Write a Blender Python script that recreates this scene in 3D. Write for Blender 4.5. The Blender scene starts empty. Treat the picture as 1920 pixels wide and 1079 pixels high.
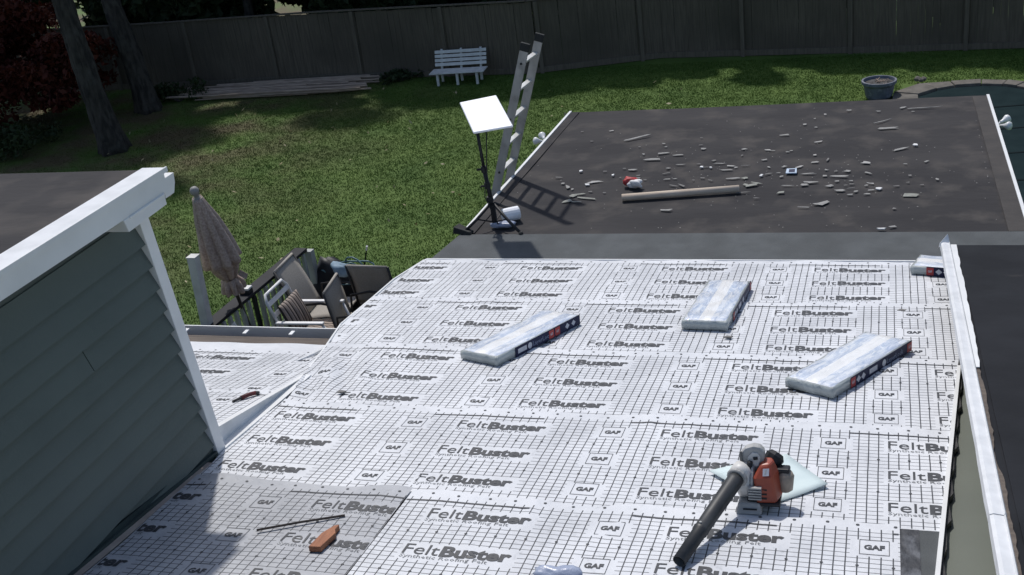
import bpy, bmesh, math, random
import numpy as np
from mathutils import Vector, Matrix
random.seed(7); np.random.seed(7)
SC = bpy.context.scene
COL = SC.collection
rad = math.radians

# ------------------------------------------------------------------ camera
FPX, CX, CY = 2190.0, 960.0, 539.5
PITCH, ROLL, YAW = rad(24.6), rad(-7.72), rad(-19.42)
CAM = Vector((0, 0, 7.0))
fw = Vector((math.sin(YAW)*math.cos(PITCH), math.cos(YAW)*math.cos(PITCH), -math.sin(PITCH)))
rt0 = Vector((math.cos(YAW), -math.sin(YAW), 0)); up0 = rt0.cross(fw)
rt = math.cos(ROLL)*rt0 + math.sin(ROLL)*up0
up = -math.sin(ROLL)*rt0 + math.cos(ROLL)*up0
cd = bpy.data.cameras.new('camera'); cam = bpy.data.objects.new('camera', cd); COL.objects.link(cam)
cd.sensor_width = 36; cd.lens = FPX/1920*36; cd.clip_end = 1000; cd.clip_start = 0.05
m = Matrix((rt, up, -fw)).transposed().to_4x4(); m.translation = CAM
cam.matrix_world = m
SC.camera = cam

# ------------------------------------------------------------------ light
SUN = Vector((-0.32, 0.57, 1.0)).normalized()
w = bpy.data.worlds.new('World'); SC.world = w; w.use_nodes = True
nt = w.node_tree; nt.nodes.clear()
sky = nt.nodes.new('ShaderNodeTexSky'); sky.sky_type = 'NISHITA'; sky.sun_disc = False; sky.air_density = 1.0; sky.dust_density = 1.6; sky.ozone_density = 0.9
sky.sun_elevation = math.asin(SUN.z); sky.sun_rotation = math.atan2(SUN.x, SUN.y)
bg = nt.nodes.new('ShaderNodeBackground'); bg.inputs['Strength'].default_value = 0.118
wo = nt.nodes.new('ShaderNodeOutputWorld')
nt.links.new(sky.outputs[0], bg.inputs[0]); nt.links.new(bg.outputs[0], wo.inputs[0])
ld = bpy.data.lights.new('sun', 'SUN'); ld.energy = 3.05; ld.angle = rad(1.6); ld.color = (1, 0.965, 0.92)
lo = bpy.data.objects.new('sun', ld); COL.objects.link(lo)
lo.rotation_euler = (-SUN).to_track_quat('-Z', 'Y').to_euler(); lo.location = (-10, 20, 40)
SC.view_settings.view_transform = 'Standard'; SC.view_settings.look = 'None'
SC.view_settings.exposure = 0.0; SC.view_settings.gamma = 1.0

# ------------------------------------------------------------------ measuring helpers
def ray(px, py): return fw + rt*((px-CX)/FPX) - up*((py-CY)/FPX)
def at(px, py, z):
    d = ray(px, py); return CAM + d*((z-CAM.z)/d.z)
def atX(px, py, X):
    d = ray(px, py); return CAM + d*(X/d.x)
def atY(px, py, Y):
    d = ray(px, py); return CAM + d*(Y/d.y)
SL, RH = rad(7.85), 2.95                      # slope of the felted roof, camera height over it
e_d = Vector((0, math.cos(SL), -math.sin(SL))); e_n = Vector((0, math.sin(SL), math.cos(SL)))
def FP(u, v, h=0.0): return CAM + Vector((u, 0, 0)) + e_d*v + e_n*(h-RH)
def felt(px, py):
    d = ray(px, py); X = d*(-RH/d.dot(e_n)); return X.x, X.dot(e_d)

# ------------------------------------------------------------------ materials
MATS = {}
def nodes(name):
    m_ = bpy.data.materials.new(name); m_.use_nodes = True
    return m_, m_.node_tree, m_.node_tree.nodes['Principled BSDF']
def pm(name, c1, c2=None, scale=6.0, rough=0.7, bump=0.0, bscale=None, detail=6, stretch=None, metal=0.0, spec=0.5, lo_=0.35, hi_=0.65, c3=None, s3=1.0, t3=(0.5, 0.7)):
    """procedural material: two tones mixed by noise, optional third tone in patches, optional bump"""
    if name in MATS: return MATS[name]
    m_, t, b = nodes(name); N = t.nodes; L = t.links
    b.inputs['Roughness'].default_value = rough; b.inputs['Metallic'].default_value = metal
    b.inputs['Specular IOR Level'].default_value = spec
    tc = N.new('ShaderNodeTexCoord'); mp = N.new('ShaderNodeMapping')
    L.new(tc.outputs['Object'], mp.inputs[0])
    if stretch: mp.inputs['Scale'].default_value = stretch
    c2 = c2 or tuple(x*0.8 for x in c1)
    nz = N.new('ShaderNodeTexNoise'); nz.inputs['Scale'].default_value = scale; nz.inputs['Detail'].default_value = detail
    L.new(mp.outputs[0], nz.inputs['Vector'])
    cr = N.new('ShaderNodeValToRGB'); L.new(nz.outputs[0], cr.inputs[0])
    cr.color_ramp.elements[0].position = lo_; cr.color_ramp.elements[1].position = hi_
    cr.color_ramp.elements[0].color = (*c1, 1); cr.color_ramp.elements[1].color = (*c2, 1)
    out = cr.outputs[0]
    if c3:
        n3 = N.new('ShaderNodeTexNoise'); n3.inputs['Scale'].default_value = s3; n3.inputs['Detail'].default_value = 5
        L.new(tc.outputs['Object'], n3.inputs['Vector'])
        r3 = N.new('ShaderNodeMapRange'); r3.inputs[1].default_value = t3[0]; r3.inputs[2].default_value = t3[1]
        L.new(n3.outputs[0], r3.inputs[0])
        mx = N.new('ShaderNodeMix'); mx.data_type = 'RGBA'; L.new(r3.outputs[0], mx.inputs[0]); L.new(out, mx.inputs[6]); mx.inputs[7].default_value = (*c3, 1)
        out = mx.outputs[2]
    L.new(out, b.inputs['Base Color'])
    if bump:
        nb = N.new('ShaderNodeTexNoise'); nb.inputs['Scale'].default_value = bscale or scale*4; nb.inputs['Detail'].default_value = 4
        L.new(mp.outputs[0], nb.inputs['Vector'])
        bp = N.new('ShaderNodeBump'); bp.inputs['Strength'].default_value = 1.0; bp.inputs['Distance'].default_value = bump
        L.new(nb.outputs[0], bp.inputs['Height']); L.new(bp.outputs[0], b.inputs['Normal'])
    MATS[name] = m_; return m_

def felt_mat(name, base, ink, dirt, dirt_lo, dirt_hi, bumpd):
    m_, t, b = nodes(name); N = t.nodes; L = t.links
    b.inputs['Roughness'].default_value = 0.5; b.inputs['Specular IOR Level'].default_value = 0.35
    def M(op, a, c=None, d=None):
        n = N.new('ShaderNodeMath'); n.operation = op
        for i, x in enumerate((a, c, d)):
            if x is None: continue
            if isinstance(x, (int, float)): n.inputs[i].default_value = x
            else: L.new(x, n.inputs[i])
        return n.outputs[0]
    uv = N.new('ShaderNodeUVMap'); uv.uv_map = 'UVMap'
    nd = N.new('ShaderNodeTexNoise'); nd.inputs['Scale'].default_value = 3.5; nd.inputs['Detail'].default_value = 3
    L.new(uv.outputs[0], nd.inputs['Vector'])
    sx = N.new('ShaderNodeSeparateXYZ'); L.new(uv.outputs[0], sx.inputs[0])
    sn = N.new('ShaderNodeSeparateColor'); L.new(nd.outputs['Color'], sn.inputs[0])
    U = M('ADD', sx.outputs[0], M('MULTIPLY', M('SUBTRACT', sn.outputs[0], 0.5), 0.006))
    V = M('ADD', sx.outputs[1], M('MULTIPLY', M('SUBTRACT', sn.outputs[1], 0.5), 0.006))
    P = 1.277; p = P/24
    vl = M('LESS_THAN', M('PINGPONG', U, p/2), 0.0032)
    hl = M('LESS_THAN', M('PINGPONG', V, 0.02025), 0.0027)
    ins = lambda x, a, c: M('MULTIPLY', M('GREATER_THAN', x, a), M('LESS_THAN', x, c))
    uw = M('WRAP', M('ADD', U, 0.2), P, 0.0)
    vw = M('WRAP', M('MULTIPLY', V, -1.0), 0.357, 0.0)
    rows = ins(vw, 0.062, 0.222)
    rowsg = ins(vw, 0.075, 0.222)
    blank = M('MAXIMUM', M('MULTIPLY', rows, ins(uw, 0.388, 1.005)), M('MULTIPLY', rowsg, ins(uw, 0.005, 0.222)))
    rng = ins(V, -1.04, 0.035)
    line = M('MULTIPLY', M('MULTIPLY', M('MAXIMUM', M('MULTIPLY', vl, 1.0), M('MULTIPLY', hl, 0.92)), M('SUBTRACT', 1.0, blank)), rng)
    n2 = N.new('ShaderNodeTexNoise'); n2.inputs['Scale'].default_value = 1.6; n2.inputs['Detail'].default_value = 8; n2.inputs['Roughness'].default_value = 0.65
    L.new(uv.outputs[0], n2.inputs['Vector'])
    r2 = N.new('ShaderNodeMapRange'); r2.inputs[1].default_value = dirt_lo; r2.inputs[2].default_value = dirt_hi; L.new(n2.outputs[0], r2.inputs[0])
    m1 = N.new('ShaderNodeMix'); m1.data_type = 'RGBA'; L.new(r2.outputs[0], m1.inputs[0]); m1.inputs[6].default_value = (*base, 1); m1.inputs[7].default_value = (*dirt, 1)
    # small scuffs and foot dirt
    n3 = N.new('ShaderNodeTexNoise'); n3.inputs['Scale'].default_value = 22; n3.inputs['Detail'].default_value = 4
    L.new(uv.outputs[0], n3.inputs['Vector'])
    r3 = N.new('ShaderNodeMapRange'); r3.inputs[1].default_value = 0.58; r3.inputs[2].default_value = 0.70; r3.inputs[4].default_value = 0.45; L.new(n3.outputs[0], r3.inputs[0])
    m3 = N.new('ShaderNodeMix'); m3.data_type = 'RGBA'; L.new(M('MULTIPLY', r3.outputs[0], r2.outputs[0]), m3.inputs[0]); L.new(m1.outputs[2], m3.inputs[6]); m3.inputs[7].default_value = tuple(x*0.45 for x in dirt)+(1,)
    m2 = N.new('ShaderNodeMix'); m2.data_type = 'RGBA'; L.new(line, m2.inputs[0]); L.new(m3.outputs[2], m2.inputs[6]); m2.inputs[7].default_value = (*ink, 1)
    L.new(m2.outputs[2], b.inputs['Base Color'])
    nb = N.new('ShaderNodeTexNoise'); nb.inputs['Scale'].default_value = 9; nb.inputs['Detail'].default_value = 5; L.new(uv.outputs[0], nb.inputs['Vector'])
    # woven scrim quilts the sheet between the printed lines
    bp = N.new('ShaderNodeBump'); bp.inputs['Distance'].default_value = bumpd; L.new(nb.outputs[0], bp.inputs['Height']); L.new(bp.outputs[0], b.inputs['Normal'])
    MATS[name] = m_; return m_
FELT = felt_mat('felt white', (0.69, 0.705, 0.73), (0.055, 0.058, 0.064), (0.53, 0.545, 0.57), 0.40, 0.72, 0.009)
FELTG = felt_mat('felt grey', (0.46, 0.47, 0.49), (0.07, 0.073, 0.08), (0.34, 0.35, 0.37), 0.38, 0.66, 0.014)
INK = pm('felt ink', (0.030, 0.032, 0.037), (0.055, 0.058, 0.064), scale=30, rough=0.55)
INKL = pm('felt light ink', (0.10, 0.105, 0.11), (0.25, 0.26, 0.27), scale=25, rough=0.55)

WHITE = pm('white trim', (0.76, 0.77, 0.77), (0.68, 0.69, 0.69), scale=3, rough=0.45, bump=0.001, bscale=20)
WHITEM = pm('white coil metal', (0.72, 0.735, 0.75), (0.62, 0.635, 0.65), scale=9, rough=0.4, bump=0.004, bscale=7, lo_=0.4, hi_=0.7)
SIDING = pm('dark green siding', (0.088, 0.112, 0.104), (0.074, 0.096, 0.090), scale=2.5, rough=0.5, bump=0.0008, bscale=60, c3=(0.090, 0.112, 0.106), s3=1.1, t3=(0.5, 0.8))
JCH = pm('dark green channel', (0.040, 0.060, 0.058), (0.028, 0.042, 0.042), scale=5, rough=0.5)
MEMB = pm('dark roof membrane', (0.047, 0.045, 0.046), (0.034, 0.033, 0.035), scale=1.4, rough=0.85, bump=0.006, bscale=9, c3=(0.074, 0.068, 0.064), s3=3.2, t3=(0.50, 0.74), spec=0.15, stretch=(0.6, 1.6, 1))
BLACKM = pm('black underlay', (0.0125, 0.0135, 0.0165), (0.0185, 0.020, 0.024), spec=0.12, scale=2.2, rough=0.75, bump=0.006, bscale=5, c3=(0.045, 0.042, 0.042), s3=3.0, t3=(0.63, 0.80))
STRIP = pm('charcoal strip', (0.088, 0.096, 0.100), (0.068, 0.075, 0.078), scale=5, rough=0.9, bump=0.003, bscale=120, c3=(0.056, 0.060, 0.062), s3=1.5, t3=(0.5, 0.8))
WOOD = pm('old brown wood', (0.13, 0.105, 0.085), (0.075, 0.06, 0.05), scale=4, rough=0.85, stretch=(0.6, 8, 8), bump=0.003)
TANW = pm('bare sheathing', (0.42, 0.36, 0.31), (0.30, 0.25, 0.22), scale=6, rough=0.85)
OLIVE = pm('olive grey panel', (0.135, 0.150, 0.124), (0.120, 0.134, 0.112), scale=2, rough=0.6, bump=0.0006, bscale=80)
DARKM = pm('dark metal flashing', (0.022, 0.022, 0.024), (0.045, 0.043, 0.042), scale=12, rough=0.6, bump=0.003)
TUBEM = pm('grey black tube', (0.030, 0.032, 0.034), (0.048, 0.050, 0.052), scale=10, rough=0.45, spec=0.4)
PLAST = pm('black plastic', (0.012, 0.013, 0.016), (0.024, 0.025, 0.029), scale=14, rough=0.5, spec=0.3)
RUBBER = pm('black rubber', (0.010, 0.012, 0.013), (0.018, 0.02, 0.02), scale=10, rough=0.8)
ALU = pm('weathered aluminium', (0.42, 0.405, 0.38), (0.30, 0.29, 0.27), scale=9, rough=0.6, metal=0.1, stretch=(1, 1, 0.35), bump=0.001, c3=(0.24, 0.23, 0.215), s3=6, t3=(0.55, 0.7))
ALUB = pm('bright aluminium', (0.80, 0.79, 0.76), (0.66, 0.65, 0.62), scale=8, rough=0.4, metal=0.25)
DISHW = pm('dish white', (0.80, 0.82, 0.86), (0.76, 0.78, 0.82), scale=1.5, rough=0.4)
FENCEM = pm('weathered fence board', (0.135, 0.112, 0.084), (0.094, 0.077, 0.058), scale=5, rough=0.9, stretch=(6, 6, 0.4), bump=0.002, c3=(0.075, 0.063, 0.047), s3=0.5, t3=(0.45, 0.7))
POSTM = pm('fence post wood', (0.140, 0.118, 0.09), (0.100, 0.084, 0.064), scale=4, rough=0.9, stretch=(6, 6, 0.5))
BARK = pm('bark', (0.058, 0.050, 0.041), (0.020, 0.017, 0.014), scale=9, rough=0.95, stretch=(1, 1, 0.3), bump=0.06, bscale=12, lo_=0.4, hi_=0.6, c3=(0.072, 0.068, 0.056), s3=3, t3=(0.55, 0.75))
BENCHW = pm('bench white paint', (0.66, 0.66, 0.64), (0.54, 0.54, 0.52), scale=8, rough=0.6)
POLEM = pm('weathered pole', (0.44, 0.34, 0.265), (0.27, 0.205, 0.16), scale=6, rough=0.9, stretch=(0.5, 5, 5))
TAUPE = pm('taupe sling', (0.36, 0.335, 0.30), (0.30, 0.28, 0.25), scale=60, rough=0.85, bump=0.001, bscale=200)
CHFR = pm('dark chair frame', (0.028, 0.026, 0.026), (0.02, 0.019, 0.019), scale=8, rough=0.45)
CHWH = pm('white chair frame', (0.82, 0.82, 0.82), (0.74, 0.74, 0.74), scale=8, rough=0.4)
DECKM = pm('deck plank', (0.10, 0.085, 0.072), (0.065, 0.055, 0.048), scale=3, rough=0.85, stretch=(0.5, 5, 5), bump=0.002)
RAILM = pm('black deck rail', (0.012, 0.013, 0.017), (0.019, 0.020, 0.025), scale=5, rough=0.6, spec=0.2)
BALUM = pm('baluster paint', (0.36, 0.38, 0.37), (0.30, 0.32, 0.31), scale=5, rough=0.6)
CANVAS = pm('faded brown canvas', (0.46, 0.365, 0.315), (0.33, 0.255, 0.22), scale=45, rough=0.95, bump=0.003, bscale=40, lo_=0.40, hi_=0.60)
GREYF = pm('grey finial', (0.26, 0.26, 0.25), (0.2, 0.2, 0.19), scale=8, rough=0.6)
CONC = pm('pool coping concrete', (0.15, 0.138, 0.122), (0.095, 0.088, 0.078), scale=5, rough=0.9, bump=0.004)
POOLC = pm('dark teal pool cover', (0.008, 0.019, 0.022), (0.012, 0.025, 0.028), spec=0.08, scale=3, rough=0.9, bump=0.01, bscale=2)
STRAPM = pm('pool cover strap', (0.005, 0.010, 0.012), (0.008, 0.014, 0.016), scale=8, rough=0.9, spec=0.08)
POTM = pm('blue grey planter', (0.135, 0.155, 0.20), (0.085, 0.10, 0.135), scale=8, rough=0.6, bump=0.006, c3=(0.24, 0.255, 0.29), s3=7, t3=(0.58, 0.72))
SOIL = pm('dry soil', (0.10, 0.10, 0.10), (0.05, 0.048, 0.046), scale=12, rough=0.95, bump=0.02)
CARD = pm('cardboard tube', (0.60, 0.50, 0.40), (0.50, 0.41, 0.32), scale=7, rough=0.8, stretch=(0.4, 4, 4))
SCR = [pm('shingle scrap %s' % n, c, tuple(x*0.72 for x in c), scale=22, rough=0.95, bump=0.003) for n, c in
       (('grey', (0.33, 0.325, 0.31)), ('pale', (0.45, 0.44, 0.42)), ('dark', (0.19, 0.185, 0.178)), ('greenish', (0.31, 0.315, 0.28)))]
SCRW = pm('white scrap', (0.72, 0.72, 0.71), (0.6, 0.6, 0.6), scale=9, rough=0.7)
REDM = pm('red print', (0.42, 0.030, 0.030), (0.30, 0.022, 0.025), scale=9, rough=0.5)
NAVY = pm('navy wrapper', (0.014, 0.018, 0.052), (0.022, 0.027, 0.068), scale=10, rough=0.5, spec=0.15)
WPRINT = pm('white print', (0.55, 0.57, 0.62), (0.42, 0.44, 0.50), scale=16, rough=0.45)
BPRINT = pm('blue grey print', (0.15, 0.20, 0.30), (0.10, 0.13, 0.22), scale=16, rough=0.45)
ORANGE = pm('orange casing', (0.36, 0.070, 0.034), (0.27, 0.050, 0.027), scale=7, rough=0.42, c3=(0.20, 0.05, 0.03), s3=9, t3=(0.6, 0.75))
LGREY = pm('light grey casing', (0.42, 0.42, 0.41), (0.32, 0.32, 0.31), scale=8, rough=0.5, c3=(0.22, 0.21, 0.20), s3=7, t3=(0.58, 0.78))
WCAS = pm('white casing', (0.66, 0.65, 0.63), (0.54, 0.53, 0.51), scale=8, rough=0.45, c3=(0.36, 0.34, 0.31), s3=8, t3=(0.6, 0.8))
TANK = pm('tan tank', (0.30, 0.25, 0.20), (0.22, 0.18, 0.15), scale=8, rough=0.4)
PAPER = pm('pale aqua board', (0.60, 0.70, 0.70), (0.54, 0.64, 0.65), scale=7, rough=0.75)
BLOCKW = pm('red brown wood', (0.36, 0.15, 0.075), (0.24, 0.095, 0.05), scale=8, rough=0.75, stretch=(6, 1, 6))
TEAL = pm('teal hose', (0.10, 0.20, 0.22), (0.07, 0.14, 0.16), scale=10, rough=0.5)
TEALP = pm('pale blue cloth', (0.24, 0.34, 0.42), (0.16, 0.24, 0.31), scale=10, rough=0.7)
WALLM = pm('house wall', (0.36, 0.37, 0.35), (0.30, 0.31, 0.29), scale=3, rough=0.8)
BULB = pm('lamp glass', (0.74, 0.75, 0.75), (0.66, 0.67, 0.67), scale=4, rough=0.3)
BAGP = pm('pale blue plastic', (0.36, 0.41, 0.53), (0.26, 0.30, 0.41), scale=8, rough=0.3, bump=0.01, bscale=14)

def stripe_mat():
    m_, t, b = nodes('striped cushion'); N = t.nodes; L = t.links; b.inputs['Roughness'].default_value = 0.9
    tc = N.new('ShaderNodeTexCoord'); sx = N.new('ShaderNodeSeparateXYZ'); L.new(tc.outputs['UV'], sx.inputs[0])
    w_ = N.new('ShaderNodeMath'); w_.operation = 'WRAP'; L.new(sx.outputs[0], w_.inputs[0]); w_.inputs[1].default_value = 0.125; w_.inputs[2].default_value = 0
    cr = N.new('ShaderNodeValToRGB'); L.new(w_.outputs[0], cr.inputs[0]); cr.color_ramp.interpolation = 'CONSTANT'
    e = cr.color_ramp.elements; e[0].position = 0; e[0].color = (0.018, 0.015, 0.016, 1); e[1].position = 0.036; e[1].color = (0.27, 0.22, 0.185, 1)
    x = e.new(0.085); x.color = (0.36, 0.30, 0.26, 1)
    L.new(cr.outputs[0], b.inputs['Base Color']); return m_
STRIPE = stripe_mat()

def wrap_mat():
    m_, t, b = nodes('bundle wrapper'); N = t.nodes; L = t.links
    b.inputs['Roughness'].default_value = 0.22; b.inputs['Coat Weight'].default_value = 0.5
    tc = N.new('ShaderNodeTexCoord'); mp = N.new('ShaderNodeMapping'); L.new(tc.outputs['Object'], mp.inputs[0]); mp.inputs['Scale'].default_value = (9, 2.6, 4)
    nz = N.new('ShaderNodeTexNoise'); nz.inputs['Scale'].default_value = 2.2; nz.inputs['Detail'].default_value = 8; nz.inputs['Roughness'].default_value = 0.7; nz.inputs['Distortion'].default_value = 1.6
    L.new(mp.outputs[0], nz.inputs['Vector'])
    cr = N.new('ShaderNodeValToRGB'); L.new(nz.outputs[0], cr.inputs[0]); e = cr.color_ramp.elements
    e[0].position = 0.34; e[0].color = (0.40, 0.48, 0.64, 1); e[1].position = 0.58; e[1].color = (0.82, 0.85, 0.89, 1)
    x = e.new(0.50); x.color = (0.64, 0.70, 0.80, 1)
    sx = N.new('ShaderNodeSeparateXYZ'); L.new(tc.outputs['Object'], sx.inputs[0])
    def M(op, a, c):
        n = N.new('ShaderNodeMath'); n.operation = op
        for i, v in enumerate((a, c)):
            if isinstance(v, (int, float)): n.inputs[i].default_value = v
            else: L.new(v, n.inputs[i])
        return n.outputs[0]
    band = M('MULTIPLY', M('LESS_THAN', M('ABSOLUTE', sx.outputs[0], 0), 0.045), M('GREATER_THAN', sx.outputs[2], 0.07))
    mx = N.new('ShaderNodeMix'); mx.data_type = 'RGBA'; L.new(band, mx.inputs[0]); L.new(cr.outputs[0], mx.inputs[6]); mx.inputs[7].default_value = (0.92, 0.92, 0.91, 1)
    endm = M('GREATER_THAN', 0.072, sx.outputs[2])
    m2 = N.new('ShaderNodeMix'); m2.data_type = 'RGBA'; L.new(endm, m2.inputs[0]); L.new(mx.outputs[2], m2.inputs[6]); m2.inputs[7].default_value = (0.46, 0.50, 0.49, 1)
    L.new(m2.outputs[2], b.inputs['Base Color'])
    bp = N.new('ShaderNodeBump'); bp.inputs['Distance'].default_value = 0.012; L.new(nz.outputs[0], bp.inputs['Height']); L.new(bp.outputs[0], b.inputs['Normal'])
    return m_
WRAP = wrap_mat()

def leaf_mat(name, cols, trans=0.25):
    m_, t, b = nodes(name); N = t.nodes; L = t.links; b.inputs['Roughness'].default_value = 0.6; b.inputs['Specular IOR Level'].default_value = 0.25
    tc = N.new('ShaderNodeTexCoord'); nz = N.new('ShaderNodeTexNoise'); nz.inputs['Scale'].default_value = 1.3; nz.inputs['Detail'].default_value = 6
    L.new(tc.outputs['Object'], nz.inputs['Vector'])
    cr = N.new('ShaderNodeValToRGB'); L.new(nz.outputs[0], cr.inputs[0]); e = cr.color_ramp.elements
    e[0].position = 0.3; e[0].color = (*cols[0], 1); e[1].position = 0.7; e[1].color = (*cols[1], 1)
    L.new(cr.outputs[0], b.inputs['Base Color'])
    tr = N.new('ShaderNodeBsdfTranslucent'); L.new(cr.outputs[0], tr.inputs[0])
    mx = N.new('ShaderNodeMixShader'); mx.inputs[0].default_value = trans
    L.new(b.outputs[0], mx.inputs[1]); L.new(tr.outputs[0], mx.inputs[2]); L.new(mx.outputs[0], N['Material Output'].inputs[0])
    return m_
LEAFG = leaf_mat('dark green leaf', ((0.022, 0.036, 0.014), (0.045, 0.066, 0.024)))
LEAFR = leaf_mat('dark red leaf', ((0.055, 0.010, 0.008), (0.125, 0.030, 0.015)))
LEAFY = leaf_mat('fallen leaf', ((0.20, 0.16, 0.07), (0.42, 0.38, 0.24)), 0.1)

def lawn_mats():
    out = []
    for name, k in (('lawn soil and thatch', 0.92), ('grass blades', 1.0)):
        m_, t, b = nodes(name); N = t.nodes; L = t.links; b.inputs['Roughness'].default_value = 0.75; b.inputs['Specular IOR Level'].default_value = 0.2
        g = N.new('ShaderNodeNewGeometry')
        def noise(s, d=5):
            n = N.new('ShaderNodeTexNoise'); n.inputs['Scale'].default_value = s; n.inputs['Detail'].default_value = d; L.new(g.outputs['Position'], n.inputs['Vector']); return n.outputs[0]
        def ramp(src, a, c1, c, c2):
            r = N.new('ShaderNodeValToRGB'); L.new(src, r.inputs[0]); e = r.color_ramp.elements
            e[0].position = a; e[0].color = (*c1, 1); e[1].position = c; e[1].color = (*c2, 1); return r.outputs[0]
        base = ramp(noise(0.9, 10), 0.30, tuple(k*x for x in (0.056, 0.110, 0.018)), 0.68, tuple(k*x for x in (0.096, 0.158, 0.032)))
        # worn, browner ground under the big trees on the left
        pos = N.new('ShaderNodeSeparateXYZ'); L.new(g.outputs['Position'], pos.inputs[0])
        def MR(src, a, c, lo2=0.0, hi2=1.0):
            r = N.new('ShaderNodeMapRange'); r.inputs[1].default_value = a; r.inputs[2].default_value = c; r.inputs[3].default_value = lo2; r.inputs[4].default_value = hi2; L.new(src, r.inputs[0]); return r.outputs[0]
        mu = N.new('ShaderNodeMath'); mu.operation = 'MULTIPLY'; L.new(MR(pos.outputs[0], -9.0, -15.0), mu.inputs[0]); L.new(MR(noise(0.7), 0.38, 0.60), mu.inputs[1])
        mx = N.new('ShaderNodeMix'); mx.data_type = 'RGBA'; L.new(mu.outputs[0], mx.inputs[0]); L.new(base, mx.inputs[6]); mx.inputs[7].default_value = (k*0.105, k*0.085, k*0.045, 1)
        L.new(mx.outputs[2], b.inputs['Base Color'])
        if k == 1.0:
            tr = N.new('ShaderNodeBsdfTranslucent'); L.new(mx.outputs[2], tr.inputs[0]); ms = N.new('ShaderNodeMixShader'); ms.inputs[0].default_value = 0.15
            L.new(b.outputs[0], ms.inputs[1]); L.new(tr.outputs[0], ms.inputs[2]); L.new(ms.outputs[0], N['Material Output'].inputs[0])
        out.append(m_)
    return out
LAWN, GRASS = lawn_mats()

# ------------------------------------------------------------------ mesh helpers
class MB:
    def __init__(s): s.v = []; s.f = []; s.mi = []
    def add(s, verts, faces, mi=0):
        o = len(s.v); s.v += [tuple(x) for x in verts]; s.f += [tuple(i+o for i in f) for f in faces]; s.mi += [mi]*len(faces); return s
    def frame_box(s, o, ax, ay, az, mi=0):
        """box with corner o and edge vectors ax, ay, az"""
        o, ax, ay, az = map(Vector, (o, ax, ay, az))
        if ax.cross(ay).dot(az) < 0: o = o+ax; ax = -ax
        p = [o, o+ax, o+ax+ay, o+ay]; p += [q+az for q in p]
        return s.add(p, [(3, 2, 1, 0), (4, 5, 6, 7), (0, 1, 5, 4), (1, 2, 6, 5), (2, 3, 7, 6), (3, 0, 4, 7)], mi)
    def box(s, x0, y0, z0, x1, y1, z1, mi=0): return s.frame_box((x0, y0, z0), (x1-x0, 0, 0), (0, y1-y0, 0), (0, 0, z1-z0), mi)
    def prism(s, bot, top, mi=0):
        """two matching rings of points"""
        n = len(bot); return s.add(list(bot)+list(top), [tuple(range(n-1, -1, -1)), tuple(range(n, 2*n))]+[(i, (i+1) % n, n+(i+1) % n, n+i) for i in range(n)], mi)
    def tube(s, pts, r, seg=8, mi=0, cap=True):
        pts = [Vector(p) for p in pts]; n = len(pts); rs = r if isinstance(r, (list, tuple)) else [r]*n
        V = []; F = []; pa = None
        for i, p in enumerate(pts):
            t = (pts[min(i+1, n-1)]-pts[max(i-1, 0)]).normalized()
            if pa is None: a = t.orthogonal().normalized()
            else: a = (pa-t*pa.dot(t)).normalized()
            pa = a; b = t.cross(a)
            V += [p+(a*math.cos(k*2*math.pi/seg)+b*math.sin(k*2*math.pi/seg))*rs[i] for k in range(seg)]
        for i in range(n-1):
            for k in range(seg):
                k2 = (k+1) % seg; F.append((i*seg+k, i*seg+k2, (i+1)*seg+k2, (i+1)*seg+k))
        if cap: F.append(tuple(range(seg-1, -1, -1))); F.append(tuple((n-1)*seg+k for k in range(seg)))
        return s.add(V, F, mi)
    def lathe(s, prof, c, seg=20, axis=(0, 0, 1), mi=0):
        """profile of (radius, height) turned round an axis at c"""
        ax = Vector(axis).normalized(); a = ax.orthogonal().normalized(); b = ax.cross(a); c = Vector(c); V = []; F = []
        for r, h in prof: V += [c+ax*h+(a*math.cos(k*2*math.pi/seg)+b*math.sin(k*2*math.pi/seg))*r for k in range(seg)]
        for i in range(len(prof)-1):
            for k in range(seg):
                k2 = (k+1) % seg; F.append((i*seg+k, i*seg+k2, (i+1)*seg+k2, (i+1)*seg+k))
        F.append(tuple(range(seg-1, -1, -1))); F.append(tuple((len(prof)-1)*seg+k for k in range(seg)))
        return s.add(V, F, mi)
    def build(s, name, mats, parent=None, bevel=0.0, smooth=False, subsurf=0):
        me = bpy.data.meshes.new(name); me.from_pydata(s.v, [], s.f)
        for m_ in (mats if isinstance(mats, (list, tuple)) else [mats]): me.materials.append(m_)
        if len(me.materials) > 1: me.polygons.foreach_set('material_index', s.mi)
        me.update(); o = bpy.data.objects.new(name, me); COL.objects.link(o)
        if parent: o.parent = parent
        if smooth: me.polygons.foreach_set('use_smooth', [True]*len(me.polygons))
        if bevel:
            md = o.modifiers.new('bevel', 'BEVEL'); md.width = bevel; md.segments = 2; md.limit_method = 'ANGLE'; md.angle_limit = rad(40)
        if subsurf:
            md = o.modifiers.new('sub', 'SUBSURF'); md.levels = subsurf; md.render_levels = subsurf
        return o
def tag(o, label=None, cat=None, group=None, kind=None):
    for k, v in (('label', label), ('category', cat), ('group', group), ('kind', kind)):
        if v: o[k] = v
    return o
def empty(name, loc=(0, 0, 0)):
    o = bpy.data.objects.new(name, None); COL.objects.link(o); o.location = loc; o.empty_display_size = 0.1; return o
def smoothnoise(seed):
    rng = np.random.RandomState(seed); ph = rng.rand(14)*6.28; k = rng.randn(14, 2); k /= np.linalg.norm(k, axis=1)[:, None]
    fr = rng.uniform(2, 11, 14); am = 1.0/fr
    return lambda u, v: sum(am[i]*math.sin(fr[i]*(k[i, 0]*u+k[i, 1]*v)+ph[i]) for i in range(14))
def place(mb, M4):
    mb.v = [tuple(M4 @ Vector(p)) for p in mb.v]; return mb

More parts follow.
